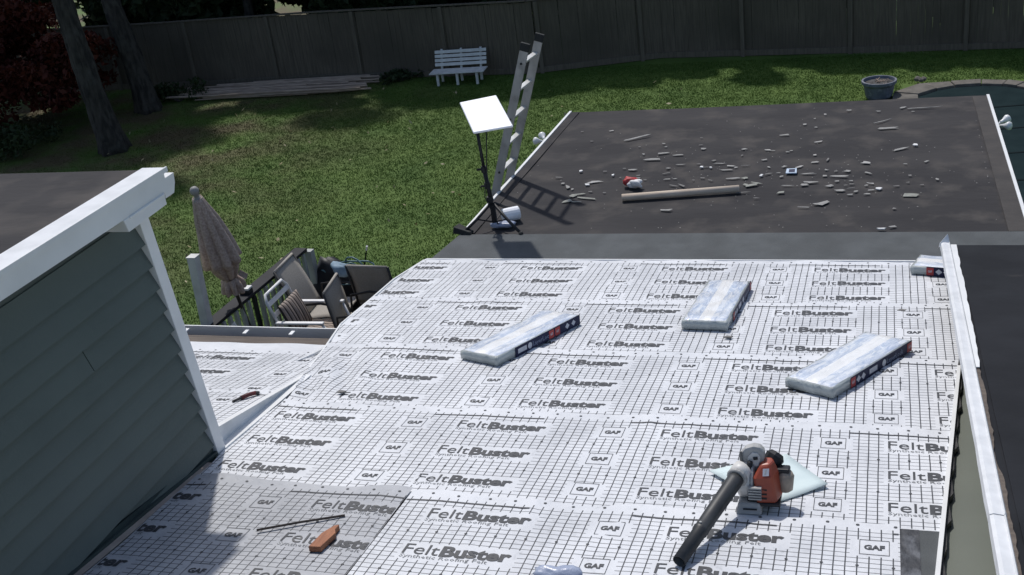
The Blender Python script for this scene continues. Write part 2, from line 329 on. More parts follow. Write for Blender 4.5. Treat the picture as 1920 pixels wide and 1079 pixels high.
# ================================================================== THE SETTING
def plane_obj(name, pts, mat, kind='structure'):
    b = MB(); b.add(pts, [tuple(range(len(pts)))]); o = b.build(name, mat); o['kind'] = kind; return o
lawn = plane_obj('lawn', [(-300, -300, 0), (300, -300, 0), (300, 300, 0), (-300, 300, 0)], LAWN)

def grass_blades():
    n = 260000
    x = np.random.uniform(-21, 4.5, n); y = np.random.uniform(11.5, 26.3, n)
    keep = ~((x > 0.3) & (y < 23.9)) & ~((x > -3.9) & (x < 1.2) & (y < 14.0))
    # thin the grass where the ground is worn under the trees
    worn = (x < -12) & (np.random.rand(n) < np.clip((-12-x)/8, 0, 0.6)); keep &= ~worn
    x, y = x[keep], y[keep]; n = len(x); k = 3
    X = np.repeat(x, k)+np.random.normal(0, 0.035, n*k); Y = np.repeat(y, k)+np.random.normal(0, 0.035, n*k)
    a = np.random.rand(n*k)*6.283; wd = np.random.uniform(0.004, 0.009, n*k)
    hgt = np.random.uniform(0.014, 0.034, n*k)*np.repeat(0.75+0.5*np.random.rand(n), k)
    lean = np.random.uniform(0.0, 0.035, n*k); la = np.random.rand(n*k)*6.283
    v = np.zeros((n*k, 3, 3)); v[:, 0, 0] = X-np.cos(a)*wd; v[:, 0, 1] = Y-np.sin(a)*wd; v[:, 1, 0] = X+np.cos(a)*wd; v[:, 1, 1] = Y+np.sin(a)*wd
    v[:, 2, 0] = X+np.cos(la)*lean; v[:, 2, 1] = Y+np.sin(la)*lean; v[:, 2, 2] = hgt
    raw_tris('grass', v, GRASS, 'short mown grass covering the back lawn', 'grass')
def raw_tris(name, v, mat, label=None, cat=None, parent=None, kind='stuff', nv=3):
    n = len(v); me = bpy.data.meshes.new(name); me.vertices.add(n*nv); me.vertices.foreach_set('co', v.reshape(-1).astype(np.float32))
    me.loops.add(n*nv); me.loops.foreach_set('vertex_index', np.arange(n*nv, dtype=np.int32))
    me.polygons.add(n); me.polygons.foreach_set('loop_start', np.arange(0, n*nv, nv, dtype=np.int32))
    me.update(calc_edges=True); me.validate(); me.materials.append(mat)
    o = bpy.data.objects.new(name, me); COL.objects.link(o)
    if parent: o.parent = parent
    return tag(o, label, cat, None, kind)
grass_blades()

def leaf_quads(centres, radii, counts, size, flat=0.5, seed=1):
    """leaf shaped quads through clumps (centres, radii)"""
    rng = np.random.RandomState(seed); out = []
    for c, r, n in zip(centres, radii, counts):
        d = rng.randn(n, 3); d /= np.linalg.norm(d, axis=1)[:, None]
        p = np.array(c)+d*(rng.rand(n, 1)**0.42)*np.array(r)
        t = rng.randn(n, 3); t /= np.linalg.norm(t, axis=1)[:, None]; nn = rng.randn(n, 3)*flat+np.array([0, 0, 1.0]); s = np.cross(nn, t); s /= np.linalg.norm(s, axis=1)[:, None]+1e-9
        L_ = size*rng.uniform(0.6, 1.4, (n, 1)); W_ = L_*rng.uniform(0.35, 0.6, (n, 1))
        out.append(np.stack([p-t*L_, p+s*W_, p+t*L_, p-s*W_], 1))
    return np.concatenate(out)
# fallen leaves on the lawn
n = 150; p = np.stack([np.random.uniform(-17, -3.5, n), np.random.uniform(12, 25.5, n), np.random.uniform(0.05, 0.08, n)], 1)
fl_ = leaf_quads(p, np.full((n, 3), 0.02), [1]*n, 0.045, 0.3, 5)
raw_tris('fallen_leaves', fl_, LEAFY, 'scattered pale dry leaves lying on the lawn', 'leaves', nv=4)

# ---------------------------------------------------------------- fence
def fence():
    F = empty('fence', (-8, 26.3, 0)); F.location = (0, 0, 0)
    tag(F, 'tall weathered wooden board fence along the back of the lawn', 'fence')
    P = [Vector(q) for q in ((-23, 26.5, 0), (-17.8, 26.3, 0), (-13.4, 26.35, 0), (-7.9, 26.0, 0), (-5.0, 26.85, 0), (-1.0, 26.5, 0), (2.7, 26.2, 0), (6.6, 26.1, 0))]
    L_ = [0]
    for a, b in zip(P, P[1:]): L_.append(L_[-1]+(b-a).length)
    def pos(t):
        for i in range(len(P)-1):
            if t <= L_[i+1] or i == len(P)-2:
                q = (t-L_[i])/(L_[i+1]-L_[i]); return P[i].lerp(P[i+1], q), (P[i+1]-P[i]).normalized()
    t = 0.0; bw = 0.148; H = 1.66; k = 0; step = 2.37
    while t < L_[-1]-0.2:
        p, d = pos(t); nrm = Vector((-d.y, d.x, 0)) if d.x < 0 else Vector((d.y, -d.x, 0))   # towards the lawn
        rnd = random.Random(k); jig = rnd.uniform(-0.006, 0.006); hh = H+rnd.uniform(-0.012, 0.012)+0.02*math.sin(t*0.4)
        b = MB(); o = p+nrm*jig+Vector((0, 0, 0.03)); wd = d*(bw-0.002); th = nrm*0.018; lean = d*rnd.uniform(-0.008, 0.008)
        bot = [o, o+wd, o+wd+th, o+th]; top = [q+Vector((0, 0, hh))+lean for q in bot]
        b.prism(bot, top).build('board', FENCEM, F); t += bw; k += 1
    t = 1.1
    while t < L_[-1]:
        p, d = pos(t); nrm = Vector((d.y, -d.x, 0))
        b = MB(); o = p+nrm*0.028-d*0.045; b.frame_box(o, d*0.09, nrm*0.055, (0, 0, H+0.03)); b.build('post', POSTM, F)
        t += step
    for a, b_ in zip(P, P[1:]):
        d = (b_-a).normalized(); nrm = Vector((d.y, -d.x, 0))
        m1 = MB(); m1.frame_box(a-nrm*0.028+Vector((0, 0, H+0.045)), (b_-a), nrm*0.09, (0, 0, 0.03)); m1.build('cap_rail', POSTM, F)
        m1 = MB(); m1.frame_box(a+nrm*0.03+Vector((0, 0, 0.02)), (b_-a), nrm*0.03, (0, 0, 0.13)); m1.build('kick_board', POSTM, F)
        m1 = MB(); m1.frame_box(a-nrm*0.06+Vector((0, 0, 1.3)), (b_-a), nrm*0.035, (0, 0, 0.09)); m1.build('back_rail', POSTM, F)
fence()

# ---------------------------------------------------------------- trees
def tree(name, label, cat, base, top, r0, crown_c, crown_r, nclump, per, leaf, mat, group=None, seed=1, limbs=6, roots=True, hang=0.0):
    rng = random.Random(seed); T = empty(name, base); tag(T, label, cat, group)
    B = Vector(base); tp = Vector(top)-B; mb = MB(); pts = []; rs = []
    for i in range(12):
        q = i/11; pts.append(Vector((tp.x*q+0.06*math.sin(q*5+seed), tp.y*q+0.06*math.cos(q*4+seed), tp.z*q-0.05)))
        rs.append(r0*(1.0-0.55*q)*(1+0.35*math.exp(-q*tp.z/0.35)))
    if r0 > 0.2:
        P2 = []; R2 = []
        for i in range(60):
            q = i/59*11; k = min(int(q), 10); P2.append(pts[k].lerp(pts[k+1], q-k)); R2.append(rs[k]+(rs[k+1]-rs[k])*(q-k))
        mb.tube(P2, R2, 44); nz = smoothnoise(seed); nb_ = smoothnoise(seed+50); vv = []
        for j, (x, y, z) in enumerate(mb.v):
            c = P2[j//44]; a = math.atan2(y-c.y, x-c.x); k = 1+0.10*nz(a*2.6, z*1.2)+0.07*nb_(a*8, z*2.2)+0.15*math.exp(-max(z, 0)/0.35)*math.sin(a*5+seed); vv.append((c.x+(x-c.x)*k, c.y+(y-c.y)*k, z))
        mb.v = vv
    else: mb.tube(pts, rs, 16)
    mb.build('trunk', BARK, T, smooth=True)
    C = Vector(crown_c)-B; R = Vector(crown_r); cs = []; rr = []; ct = []
    for i in range(nclump):
        d = Vector((rng.gauss(0, 1), rng.gauss(0, 1), rng.gauss(0, 1))).normalized()*(rng.random()**0.4)
        c = C+Vector((d.x*R.x, d.y*R.y, d.z*R.z)); cs.append(tuple(c)); k = rng.uniform(0.16, 0.34)
        rr.append((R.x*k, R.y*k, R.z*k*0.7)); ct.append(int(per*rng.uniform(0.6, 1.4)))
    lm = MB()
    for i in range(limbs):
        c = Vector(cs[i*len(cs)//max(limbs, 1)]); s0 = tp*rng.uniform(0.35, 0.9) if tp.z < c.z*3 else tp*0.8
        s0 = Vector((tp.x, tp.y, tp.z))*min(0.95, max(0.3, (c.z-0.8)/max(tp.z, 0.1)))
        mid = s0.lerp(c, 0.5)+Vector((0, 0, 0.2)); lm.tube([s0, mid, c], [r0*0.32, r0*0.2, r0*0.06], 7)
    if limbs: lm.build('limbs', BARK, T, smooth=True)
    raw_tris('crown', leaf_quads(cs, rr, ct, leaf, 0.7, seed), mat, None, None, T, None, 4)
    return T
b1 = at(218, 282, 0); t1 = atY(120, -160, b1.y)
tree('maple_tree', 'thick barked tree trunk nearest the house on the left lawn', 'tree', b1, (b1.x-0.75, b1.y+0.2, 8.5), 0.255, (-21.6, 23.2, 11.0), (4.4, 4.4, 3.4), 60, 330, 0.17, LEAFG, 'large trees on the left lawn', 3)
b2 = at(278, 208, 0)
tree('maple_tree', 'thick barked tree trunk close to the fence beside the pole pile', 'tree', b2, (b2.x-0.8, b2.y+0.3, 9.0), 0.25, (-21.6, 26.2, 11.6), (4.4, 4.4, 3.6), 60, 330, 0.17, LEAFG, 'large trees on the left lawn', 8)
tree('red_maple', 'low spreading dark red leaved maple at the left edge', 'tree', (-21.2, 23.0, 0), (-21.3, 23.0, 1.7), 0.09, (-20.6, 23.2, 1.6), (2.7, 2.0, 1.6), 110, 230, 0.085, LEAFR, None, 11, 12)
for i, (x, y, z, rx, ry, rz, n_, lab) in enumerate((
        (-25.0, 28.6, 3.6, 3.0, 1.5, 3.6, 44, 'dark leafy tree behind the fence at the far left, behind the red maple'),
        (-20.8, 28.9, 4.6, 2.9, 1.5, 4.6, 56, 'tall dark leafy tree behind the fence, behind the two thick trunks'),
        (-16.6, 28.7, 4.6, 2.9, 1.5, 4.6, 56, 'tall dark leafy tree behind the fence, just right of the two thick trunks'),
        (-12.6, 28.8, 4.4, 2.8, 1.5, 4.4, 54, 'tall dark leafy tree behind the fence above the pole pile'),
        (-8.9, 28.7, 4.0, 2.4, 1.4, 4.0, 46, 'dark leafy tree behind the fence above the white bench'),
        (-5.4, 28.8, 3.7, 2.2, 1.4, 3.7, 40, 'lower dark leafy tree behind the middle of the fence'),
        (-1.8, 28.8, 3.5, 2.2, 1.4, 3.5, 40, 'lower dark leafy tree behind the fence right of its middle'),
        (2.0, 28.8, 4.2, 2.4, 1.5, 4.2, 44, 'dark leafy tree behind the fence beyond the blue planter'),
        (6.2, 28.8, 4.8, 2.6, 1.5, 4.8, 44, 'dark leafy tree behind the right end of the fence'),
        (-23.0, 33.5, 4.5, 3.6, 2.4, 4.5, 50, 'dark tree well behind the fence on the far left'),
        (-16.5, 33.8, 4.8, 3.6, 2.4, 4.8, 50, 'dark tree well behind the fence on the left'),
        (-10.0, 33.8, 4.8, 3.6, 2.4, 4.8, 50, 'dark tree well behind the fence in the middle'),
        (-15.0, 31.2, 10.0, 4.2, 2.4, 3.6, 14, 'tall loose tree added out of view behind the fence to dapple the lawn'),  # sparse crown above the frame, added for partial shade on the back lawn
        (-4.2, 33.0, 4.2, 3.2, 2.0, 4.2, 44, 'dark tree well behind the fence right of the middle'),
        (-14.4, 30.8, 2.4, 2.6, 1.3, 2.4, 40, 'low dark bushy tree behind the fence over the middle of the pole pile'),
        (-10.6, 30.8, 2.4, 2.6, 1.3, 2.4, 40, 'low dark bushy tree behind the fence left of the bench'),
        (-6.9, 30.8, 2.4, 2.6, 1.3, 2.4, 40, 'low dark bushy tree behind the fence right of the bench'))):
    tree('backdrop_tree', lab, 'tree', (x, y, 0), (x+0.2, y, z), 0.16, (x, y, z), (rx, ry, rz), n_, 400, 0.19, LEAFG, 'trees beyond the fence', 20+i, 5)
def shrub(base, r, h, n_, seed, lab):
    T = empty('shrub', base); tag(T, lab, 'shrub', 'low plants at the foot of the red maple')
    rng = random.Random(seed); mb = MB(); cs = []; rr = []; ct = []
    for i in range(9):
        a = rng.random()*6.28; q = rng.random()**0.5*r; c = Vector((math.cos(a)*q, math.sin(a)*q, h*rng.uniform(0.35, 0.8))); mb.tube([(0, 0, 0), c*0.5+Vector((0, 0, 0.04)), c], [0.014, 0.01, 0.004], 5)
        cs.append(tuple(c)); rr.append((r*0.5, r*0.5, h*0.35)); ct.append(n_//9)
    mb.build('stems', BARK, T); raw_tris('foliage', leaf_quads(cs, rr, ct, 0.06, 0.8, seed), LEAFG, None, None, T, None, 4)
shrub((-19.0, 21.2, 0), 0.9, 0.7, 1500, 41, 'low dark shrub left of the nearest trunk')
shrub((-20.6, 20.4, 0), 1.0, 0.8, 1500, 42, 'low dark shrub at the left edge under the red maple')
shrub((-16.9, 24.9, 0), 0.6, 0.45, 800, 43, 'low dark weeds round the foot of the farther trunk')
shrub((-11.2, 25.9, 0), 0.4, 0.25, 400, 44, 'low dark weeds between the pole pile and the bench')

# ---------------------------------------------------------------- pool, planter
pin = [at(*q, 0.02) for q in ((1722, 183), (1757, 172), (1790, 166), (1840, 163), (1880, 164), (1905, 167), (1925, 171))]
pin = [Vector((0.70, 15.0, 0.02)), Vector((0.55, 19.5, 0.02)), Vector((0.62, 22.4, 0.02))]+pin+[Vector((4.2, 22.7, 0.02)), Vector((6.5, 21.0, 0.02)), Vector((7, 15, 0.02))]
cov = empty('pool_cover', (3, 20, 0)); cov.location = (0, 0, 0); tag(cov, 'dark teal safety cover stretched over the pool right of the flat roof', 'pool cover')
b = MB(); b.prism(pin, [p+Vector((0, 0, 0.02)) for p in pin]); b.build('cover_sheet', POOLC, cov)
for i in range(6):
    m1 = MB(); yy = 15.6+i*1.25; m1.frame_box((0.72, yy, 0.041), (5.8, 0.9, 0), (0, 0.05, 0), (0, 0, 0.006)); m1.build('strap', STRAPM, cov)
for i in range(5):
    m1 = MB(); xx = 1.3+i*1.1; m1.frame_box((xx, 15.2, 0.049), (0.25, 7.0, 0), (0.05, 0, 0), (0, 0, 0.006)); m1.build('strap', STRAPM, cov)
cop = empty('pool_edge', (0, 0, 0)); cop['kind'] = 'structure'
ring = pin[2:12]; outer = []
for i, p in enumerate(ring):
    d = (ring[min(i+1, len(ring)-1)]-ring[max(i-1, 0)]).normalized(); nrm = Vector((-d.y, d.x, 0)); outer.append(p+nrm*(0.50 if i < 3 else 0.30))
for i in range(len(ring)-1):
    a, b_, c, d = ring[i], ring[i+1], outer[i+1], outer[i]; cc = (a+b_+c+d)/4
    bot = [cc+(q-cc)*0.965-Vector((0, 0, 0.02)) for q in (a, b_, c, d)]; MB().prism(bot, [q+Vector((0, 0, 0.085+0.01*(i % 2))) for q in bot]).build('coping_stone', CONC, cop, bevel=0.012)
pc = at(1648, 184, 0); pot = empty('planter', pc); tag(pot, 'round blue grey planter tub on the grass beside the pool', 'planter')
MB().lathe([(0.22, 0.0), (0.25, 0.05), (0.29, 0.26), (0.315, 0.29), (0.33, 0.31), (0.33, 0.36), (0.295, 0.36), (0.28, 0.30)], (0, 0, 0), 28).build('tub', POTM, pot, smooth=False)
sb = MB().lathe([(0.279, 0.27), (0.279, 0.305), (0.14, 0.33), (0.02, 0.32)], (0, 0, 0), 20); sb.build('soil', SOIL, pot)
tw = MB(); rr_ = random.Random(4)
for i in range(14):
    a = rr_.random()*6.28; r = rr_.random()*0.2; p0 = Vector((math.cos(a)*r, math.sin(a)*r, 0.32)); tw.tube([p0, p0+Vector((rr_.uniform(-.12, .12), rr_.uniform(-.12, .12), 0.03))], 0.008, 5)
tw.build('dry_twigs', POLEM, pot)
rk = at(1728, 158, 0.0)
for i in range(4):
    q = rk+Vector((rr_.uniform(-.12, .12), rr_.uniform(-.08, .08), 0)); mb = MB(); mb.lathe([(0.03, 0), (0.06, 0.02), (0.055, 0.06), (0.02, 0.085)], q, 7)
    mb.v = [(x+rr_.uniform(-.012, .012), y+rr_.uniform(-.012, .012), z+0.06) for x, y, z in mb.v]
    tag(mb.build('stone', CONC), 'small loose stone on the pool edge right of the planter', 'stone', 'loose stones on the pool edge')

# ---------------------------------------------------------------- bench by the fence
def bench():
    c = at(857, 162, 0); c.y += 0.02; B = empty('garden_bench', c); tag(B, 'white slatted garden bench standing against the fence', 'bench')
    B.rotation_euler.z = rad(2.0); B.scale = (0.97, 1, 0.80); W = 1.32
    for i in range(4): MB().box(-W/2-0.03, 0.02+i*0.105, 0.36+0.004*i, W/2+0.03, 0.115+i*0.105, 0.39+0.004*i).build('seat_slat', BENCHW, B, bevel=0.006)
    for i in range(4):
        z = 0.47+i*0.115; y = 0.455+i*0.035; m1 = MB(); m1.frame_box((-W/2, y, z), (W, 0, 0), (0, 0.02, 0), (0, 0.024, 0.085)); m1.build('back_slat', BENCHW, B, bevel=0.005)
    for x in (-0.5, 0.0, 0.5):
        m1 = MB(); m1.frame_box((x-0.03, 0.05, 0), (0.06, 0, 0), (0, 0.055, 0), (0, 0.01, 0.36)); m1.build('leg', BENCHW, B, bevel=0.005)
        m1 = MB(); m1.frame_box((x-0.03, 0.42, 0), (0.06, 0, 0), (0, 0.05, 0), (0, 0.0, 0.36)); m1.build('leg', BENCHW, B, bevel=0.005)
        m1 = MB(); m1.frame_box((x-0.025, 0.475, 0.36), (0.05, 0, 0), (0, 0.04, 0), (0, 0.165, 0.56)); m1.build('back_post', BENCHW, B)
        m1 = MB(); m1.box(x-0.02, 0.06, 0.30, x+0.02, 0.46, 0.355); m1.build('seat_bearer', BENCHW, B)
bench()
# pole pile along the fence
rr_ = random.Random(12)
for i in range(34):
    row = i % 3; y = 24.9+(i//3)*0.105+rr_.uniform(-0.03, 0.03); z = 0.035+row*0.05+rr_.uniform(0, 0.02)
    x0 = -17.4+rr_.uniform(0, 1.5)+ (0.9 if y > 25.7 else 0); x1 = -11.6-rr_.uniform(0, 1.0); r = rr_.uniform(0.018, 0.034)
    if i % 7 == 0: x1 -= 1.6
    pts = [(x0+(x1-x0)*k/4, y+rr_.uniform(-0.03, 0.03)+0.12*(k/4-0.5), z+rr_.uniform(-0.006, 0.012)) for k in range(5)]
    o = MB().tube(pts, [r, r*0.97, r*0.94, r*0.9, r*0.85], 7).build('wooden_pole', POLEM)
    tag(o, '%s weathered pole %s, in the pile by the fence' % ('shorter' if i % 7 == 0 else 'long', ('low' if row == 0 else 'midway up' if row == 1 else 'on top')+(' on the lawn side' if i < 12 else ' on the fence side' if i >= 24 else ' in the middle')), 'pole', 'poles piled along the fence')

# ================================================================== THE HOUSE
HOUSE = empty('house'); tag(HOUSE, 'house roofs under repair with white felted slope, dark flat roof and siding dormer', 'house')
LEFT = [(3.2, -3.80), (4.2, -3.83), (5.56, -3.854), (5.9, -3.905), (6.44, -3.85), (6.6, -3.86), (7.01, -3.95), (7.49, -4.035), (8.03, -4.15), (8.71, -4.165), (9.24, -4.186), (9.9, -4.12)]
def uL(v):
    for (a, ua), (b, ub) in zip(LEFT, LEFT[1:]):
        if v <= b: return ua+(ub-ua)*(v-a)/(b-a)
    return LEFT[-1][1]
def uR(v):                       # the cut right edge runs slightly outward down the slope
    return 0.244+(v-4.933)*0.0876
# deck under the felt
roof = MB(); vs = [2.2]+[v for v, _ in LEFT if v > 3.1]
pl = [FP(uL(max(v, 3.2))+0.004, v, -0.010) for v in vs]; pr = [FP(uR(v) if v < 7.5 else min(uR(v), 0.62), v, -0.010) for v in vs]
ring = pl+pr[::-1]; roof.prism([p-e_n*0.09 for p in ring], ring)
RD = roof.build('felted_roof', TANW, HOUSE); RD['label'] = 'gently sloping roof covered with printed white felt'

# ---- printed letters
def text_mesh(body, width, height, offset, res=3, shear=0.0):
    cu = bpy.data.curves.new('t', 'FONT'); cu.body = body; cu.resolution_u = res; cu.offset = offset; cu.shear = shear; cu.fill_mode = 'FRONT'
    o = bpy.data.objects.new('t', cu); COL.objects.link(o); bpy.context.view_layer.update()
    me = bpy.data.meshes.new_from_object(o.evaluated_get(bpy.context.evaluated_depsgraph_get()))
    V = np.array([v.co[:2] for v in me.vertices]); F = [tuple(p.vertices) for p in me.polygons]
    bpy.data.objects.remove(o); bpy.data.curves.remove(cu); bpy.data.meshes.remove(me)
    cap = V[:, 1].max() if 'y' not in body else V[:, 1].max(); V[:, 0] -= V[:, 0].min()
    V[:, 0] *= width/V[:, 0].max(); V[:, 1] *= height/cap
    return V, F
T_FELT = text_mesh('Felt', 0.190, 0.090, 0.0); T_BUST = text_mesh('Buster', 0.368, 0.090, 0.043); T_SUB = text_mesh('Synthetic Roofing Felt', 0.46, 0.030, 0.0, 1); T_GAF = text_mesh('GAF', 0.095, 0.042, 0.045, 2)
PER = 1.277; VB = (5.26, 6.39, 7.495, 8.615, 9.725)
def sheet(name, vb, u0, ul, ur, vfar, vnear, mat, lift, wr, seed, plane=None, parent=None, rowsel=(0, 1, 2), crease=None, nsub=True):
    """one lapped course of printed felt: a wrinkled sheet with its lettering"""
    FPn = plane or FP; nz = smoothnoise(seed); nv = max(8, int((vfar-vnear)/0.035)); nu = 170
    rc_ = random.Random(seed*7); CR = []
    for _ in range(16):
        a_ = rc_.uniform(0.5, 2.6); CR.append((rc_.uniform(-4.1, 0.2), rc_.uniform(vnear, vfar), math.cos(a_), math.sin(a_), rc_.uniform(0.10, 0.34), rc_.uniform(0.018, 0.035), rc_.uniform(0.002, 0.0065)))
    def hgt(u, v):
        q = (v-vnear)/(vfar-vnear); fd = min(1.0, q/0.14); h = lift[0]+(lift[1]-lift[0])*q+fd*wr*nz(u*1.0, v*1.4)
        h += wr*1.2*math.sin(u*9+seed)*max(0, q-0.86)/0.14*math.sin(u*3.1)       # loose lap edge
        for cu_, cv_, ca_, sa_, cl_, cw_, ch_ in CR:
            du, dv = u-cu_, v-cv_; al = du*ca_+dv*sa_
            if abs(al) < cl_*2: ac = dv*ca_-du*sa_+0.06*al*al/cl_; h += fd*ch_*math.exp(-(al/cl_)**2-(ac/cw_)**2)
        if crease: h += crease(u, v)
        return h
    V = []; UV = []; F = []
    for j in range(nv+1):
        v0 = vnear+(vfar-vnear)*j/nv
        for i in range(nu+1):
            a, c = ul(v0), ur(v0); u = a+(c-a)*i/nu; v = v0
            if j == nv: v += 0.015*nz(u*2.3, 7+seed)
            V.append(FPn(u, v, hgt(u, v))); UV.append((u-u0, v-vb))
    for j in range(nv):
        for i in range(nu): k = j*(nu+1)+i; F.append((k, k+1, k+nu+2, k+nu+1))
    nb = len(F); mi = [0]*nb
    # ---- lettering in the plane of the sheet, then cut off at the sheet's edges
    bm = bmesh.new(); ml = bm.faces.layers.int.new('mi')
    def put(T, u, v, mi_):
        vv = [bm.verts.new((u+x, v+y, 0)) for x, y in T[0]]
        for f in T[1]:
            try: ff = bm.faces.new([vv[i] for i in f]); ff[ml] = mi_
            except ValueError: pass
    def quad(u_, v_, w_, h_, mi_=1): put(([(0, 0), (w_, 0), (w_, h_), (0, h_)], [(0, 1, 2, 3)]), u_, v_, mi_)
    def dot(u_, v_, r, mi_=1): put(([(math.cos(k*math.pi/3)*r, math.sin(k*math.pi/3)*r) for k in range(6)], [tuple(range(6))]), u_, v_, mi_)
    umin = min(ul(vnear), ul(vfar)); umax = max(ur(vnear), ur(vfar)); rng = random.Random(seed)
    for k in range(-6, 7):
        U = u0+k*PER
        if U+0.9 < umin or U-0.3 > umax: continue
        for i in range(12): quad(U+0.0608*i, vb-0.009+rng.uniform(-0.0015, 0.0015), 0.0612, 0.013)
        for r in rowsel:
            y = vb-0.170-0.357*r
            put(T_FELT, U+0.21, y, 1); put(T_BUST, U+0.408, y, 1); put(T_SUB, U+0.21, y-0.036, 2)
            gx, gy = U-0.153, y-0.037
            quad(gx, gy, 0.137, 0.004); quad(gx, gy+0.131, 0.137, 0.004); quad(gx, gy+0.004, 0.003, 0.127); quad(gx+0.134, gy+0.004, 0.003, 0.127)
            put(T_GAF, gx+0.021, gy+0.047, 1)
        for i in range(8):
            uu = U+PER*i/8
            dot(uu+rng.uniform(-.012, .012), vb+0.068+rng.uniform(-.006, .006), 0.0095)
            for q in (0.31, 0.685): dot(uu, vb-q, 0.0085)
    for side, fn in ((0, ul), (1, ur)):
        a = Vector((fn(vnear), vnear, 0)); c = Vector((fn(vfar), vfar, 0)); d = c-a; nrm = Vector((d.y, -d.x, 0)).normalized()
        if side == 0: nrm = -nrm
        bmesh.ops.bisect_plane(bm, geom=bm.verts[:]+bm.edges[:]+bm.faces[:], plane_co=a-nrm*0.006, plane_no=nrm, clear_outer=True)
    for co, no in ((Vector((0, vfar-0.004, 0)), Vector((0, 1, 0))), (Vector((0, vnear, 0)), Vector((0, -1, 0)))):
        bmesh.ops.bisect_plane(bm, geom=bm.verts[:]+bm.edges[:]+bm.faces[:], plane_co=co, plane_no=no, clear_outer=True)
    bm.verts.index_update(); off = len(V)
    for q in bm.verts: u, v = q.co.x, q.co.y; V.append(FPn(u, v, hgt(u, v)+0.0022)); UV.append((u-u0, v-vb))
    for f in bm.faces: F.append(tuple(off+q.index for q in f.verts)); mi.append(f[ml])
    bm.free()
    me = bpy.data.meshes.new(name); me.from_pydata([tuple(p) for p in V], [], F)
    for m_ in (mat, INK, INKL): me.materials.append(m_)
    me.polygons.foreach_set('material_index', mi); me.polygons.foreach_set('use_smooth', [i < nb for i in range(len(F))])
    ly = me.uv_layers.new(name='UVMap'); idx = np.zeros(len(me.loops), np.int32); me.loops.foreach_get('vertex_index', idx)
    ly.data.foreach_set('uv', np.array(UV, np.float32)[idx].reshape(-1)); me.update()
    o = bpy.data.objects.new(name, me); COL.objects.link(o); o.parent = parent; return o
U0 = (-2.493, -2.725, -2.440, -2.257, -2.028)
lin = lambda a, fa, b, fb: (lambda v: fa+(fb-fa)*(v-a)/(b-a))
def valley(u, v):    # bunched up felt where the two slopes meet on the left
    d = (u+3.8)**2/0.16+(v-6.95)**2/0.10
    return 0.018*math.exp(-d)*math.sin(u*23+v*9)+0.022*math.exp(-((u+3.95)**2/0.02+(v-6.8)**2/0.15))
for k in range(5):
    vfar = VB[k]+(0.105 if k < 4 else 0.125); vnear = VB[k]-1.10 if k else 3.6
    if k == 0: sheet('felt_sheet', VB[0], U0[0], lambda v: -2.468, lambda v: 0.092, vfar, vnear, FELT, (-0.003, 0.012), 0.006, 31, parent=RD)
    else:
        sheet('felt_sheet', VB[k], U0[k], uL, (uR if k < 3 else lambda v: min(uR(v), 0.62)), vfar, vnear, FELT, (-0.003, 0.012), 0.005, 31+k, parent=RD, crease=valley if k in (1, 2) else None)
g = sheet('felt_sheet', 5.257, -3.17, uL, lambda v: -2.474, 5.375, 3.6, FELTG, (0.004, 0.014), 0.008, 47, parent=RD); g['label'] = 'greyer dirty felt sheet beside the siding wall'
# far eave: white metal edge, left edge trim, right edge trim
def strip(name, pts, wv, hv, mat, parent, bevel=0.0):
    """ribbon box along a polyline: width vector wv, height vector hv"""
    b_ = MB()
    for a, c in zip(pts, pts[1:]): b_.frame_box(a, Vector(c)-Vector(a), wv, hv)
    return b_.build(name, mat, parent, bevel=bevel)
strip('eave_edge', [FP(-4.115, 9.852, 0.004), FP(0.6, 9.838, 0.004)], e_d*0.020, e_n*0.012, WHITE, RD)
strip('edge_trim', [FP(uL(v)-0.012, v, -0.04) for v in (8.03, 8.71, 9.24, 9.84)], Vector((0.014, 0, 0)), e_n*0.052, WHITE, RD)
strip('edge_trim', [FP(uL(v)-0.012, v, -0.04) for v in (7.1, 7.49, 8.03)], Vector((0.014, 0, 0)), e_n*0.050, WHITE, RD)
strip('edge_trim', [FP(uR(3.6)-0.004, 3.6, -0.03), FP(uR(7.49)-0.004, 7.49, -0.03)], Vector((0.022, 0.0, 0)), e_n*0.048, WHITE, RD)
for i in range(13):       # dark step flashing pieces showing as teeth beside the trim
    v = 4.3+i*0.283; b_ = MB(); u = uR(v)+0.020; j = random.uniform(-0.01, 0.01)
    p = [FP(u-0.03, v, -0.04), FP(u+0.006, v, -0.04), FP(uR(v+0.06)+0.042+j, v+0.05, -0.04), FP(uR(v+0.20)+0.028, v+0.18, -0.04), FP(uR(v+0.27)+0.022, v+0.275, -0.04), FP(uR(v+0.27)-0.01, v+0.275, -0.04)]
    b_.prism(p, [q+e_n*0.028 for q in p]); b_.build('flashing_piece', DARKM, RD)
# uncovered corner at the lower right: dark rough membrane beside a smooth one
b_ = MB(); b_.prism([FP(0.090, 3.4, -0.008), FP(0.178, 3.4, -0.008), FP(0.182, 5.335, -0.008), FP(0.090, 5.335, -0.008)], [FP(0.090, 3.4, 0.001), FP(0.178, 3.4, 0.001), FP(0.182, 5.335, 0.001), FP(0.090, 5.335, 0.001)])
b_.build('rough_membrane', pm('rough dark patch', (0.030, 0.033, 0.040), (0.105, 0.112, 0.128), scale=16, rough=0.7, bump=0.02, bscale=18, lo_=0.42, hi_=0.62, stretch=(1, 0.6, 1)), RD)
b_ = MB(); q = [(0.180, 3.4), (uR(3.4), 3.4), (uR(5.33), 5.335), (0.183, 5.335)]; b_.prism([FP(u, v, -0.008) for u, v in q], [FP(u, v, 0.0) for u, v in q]); b_.build('smooth_membrane', STRIP, RD)

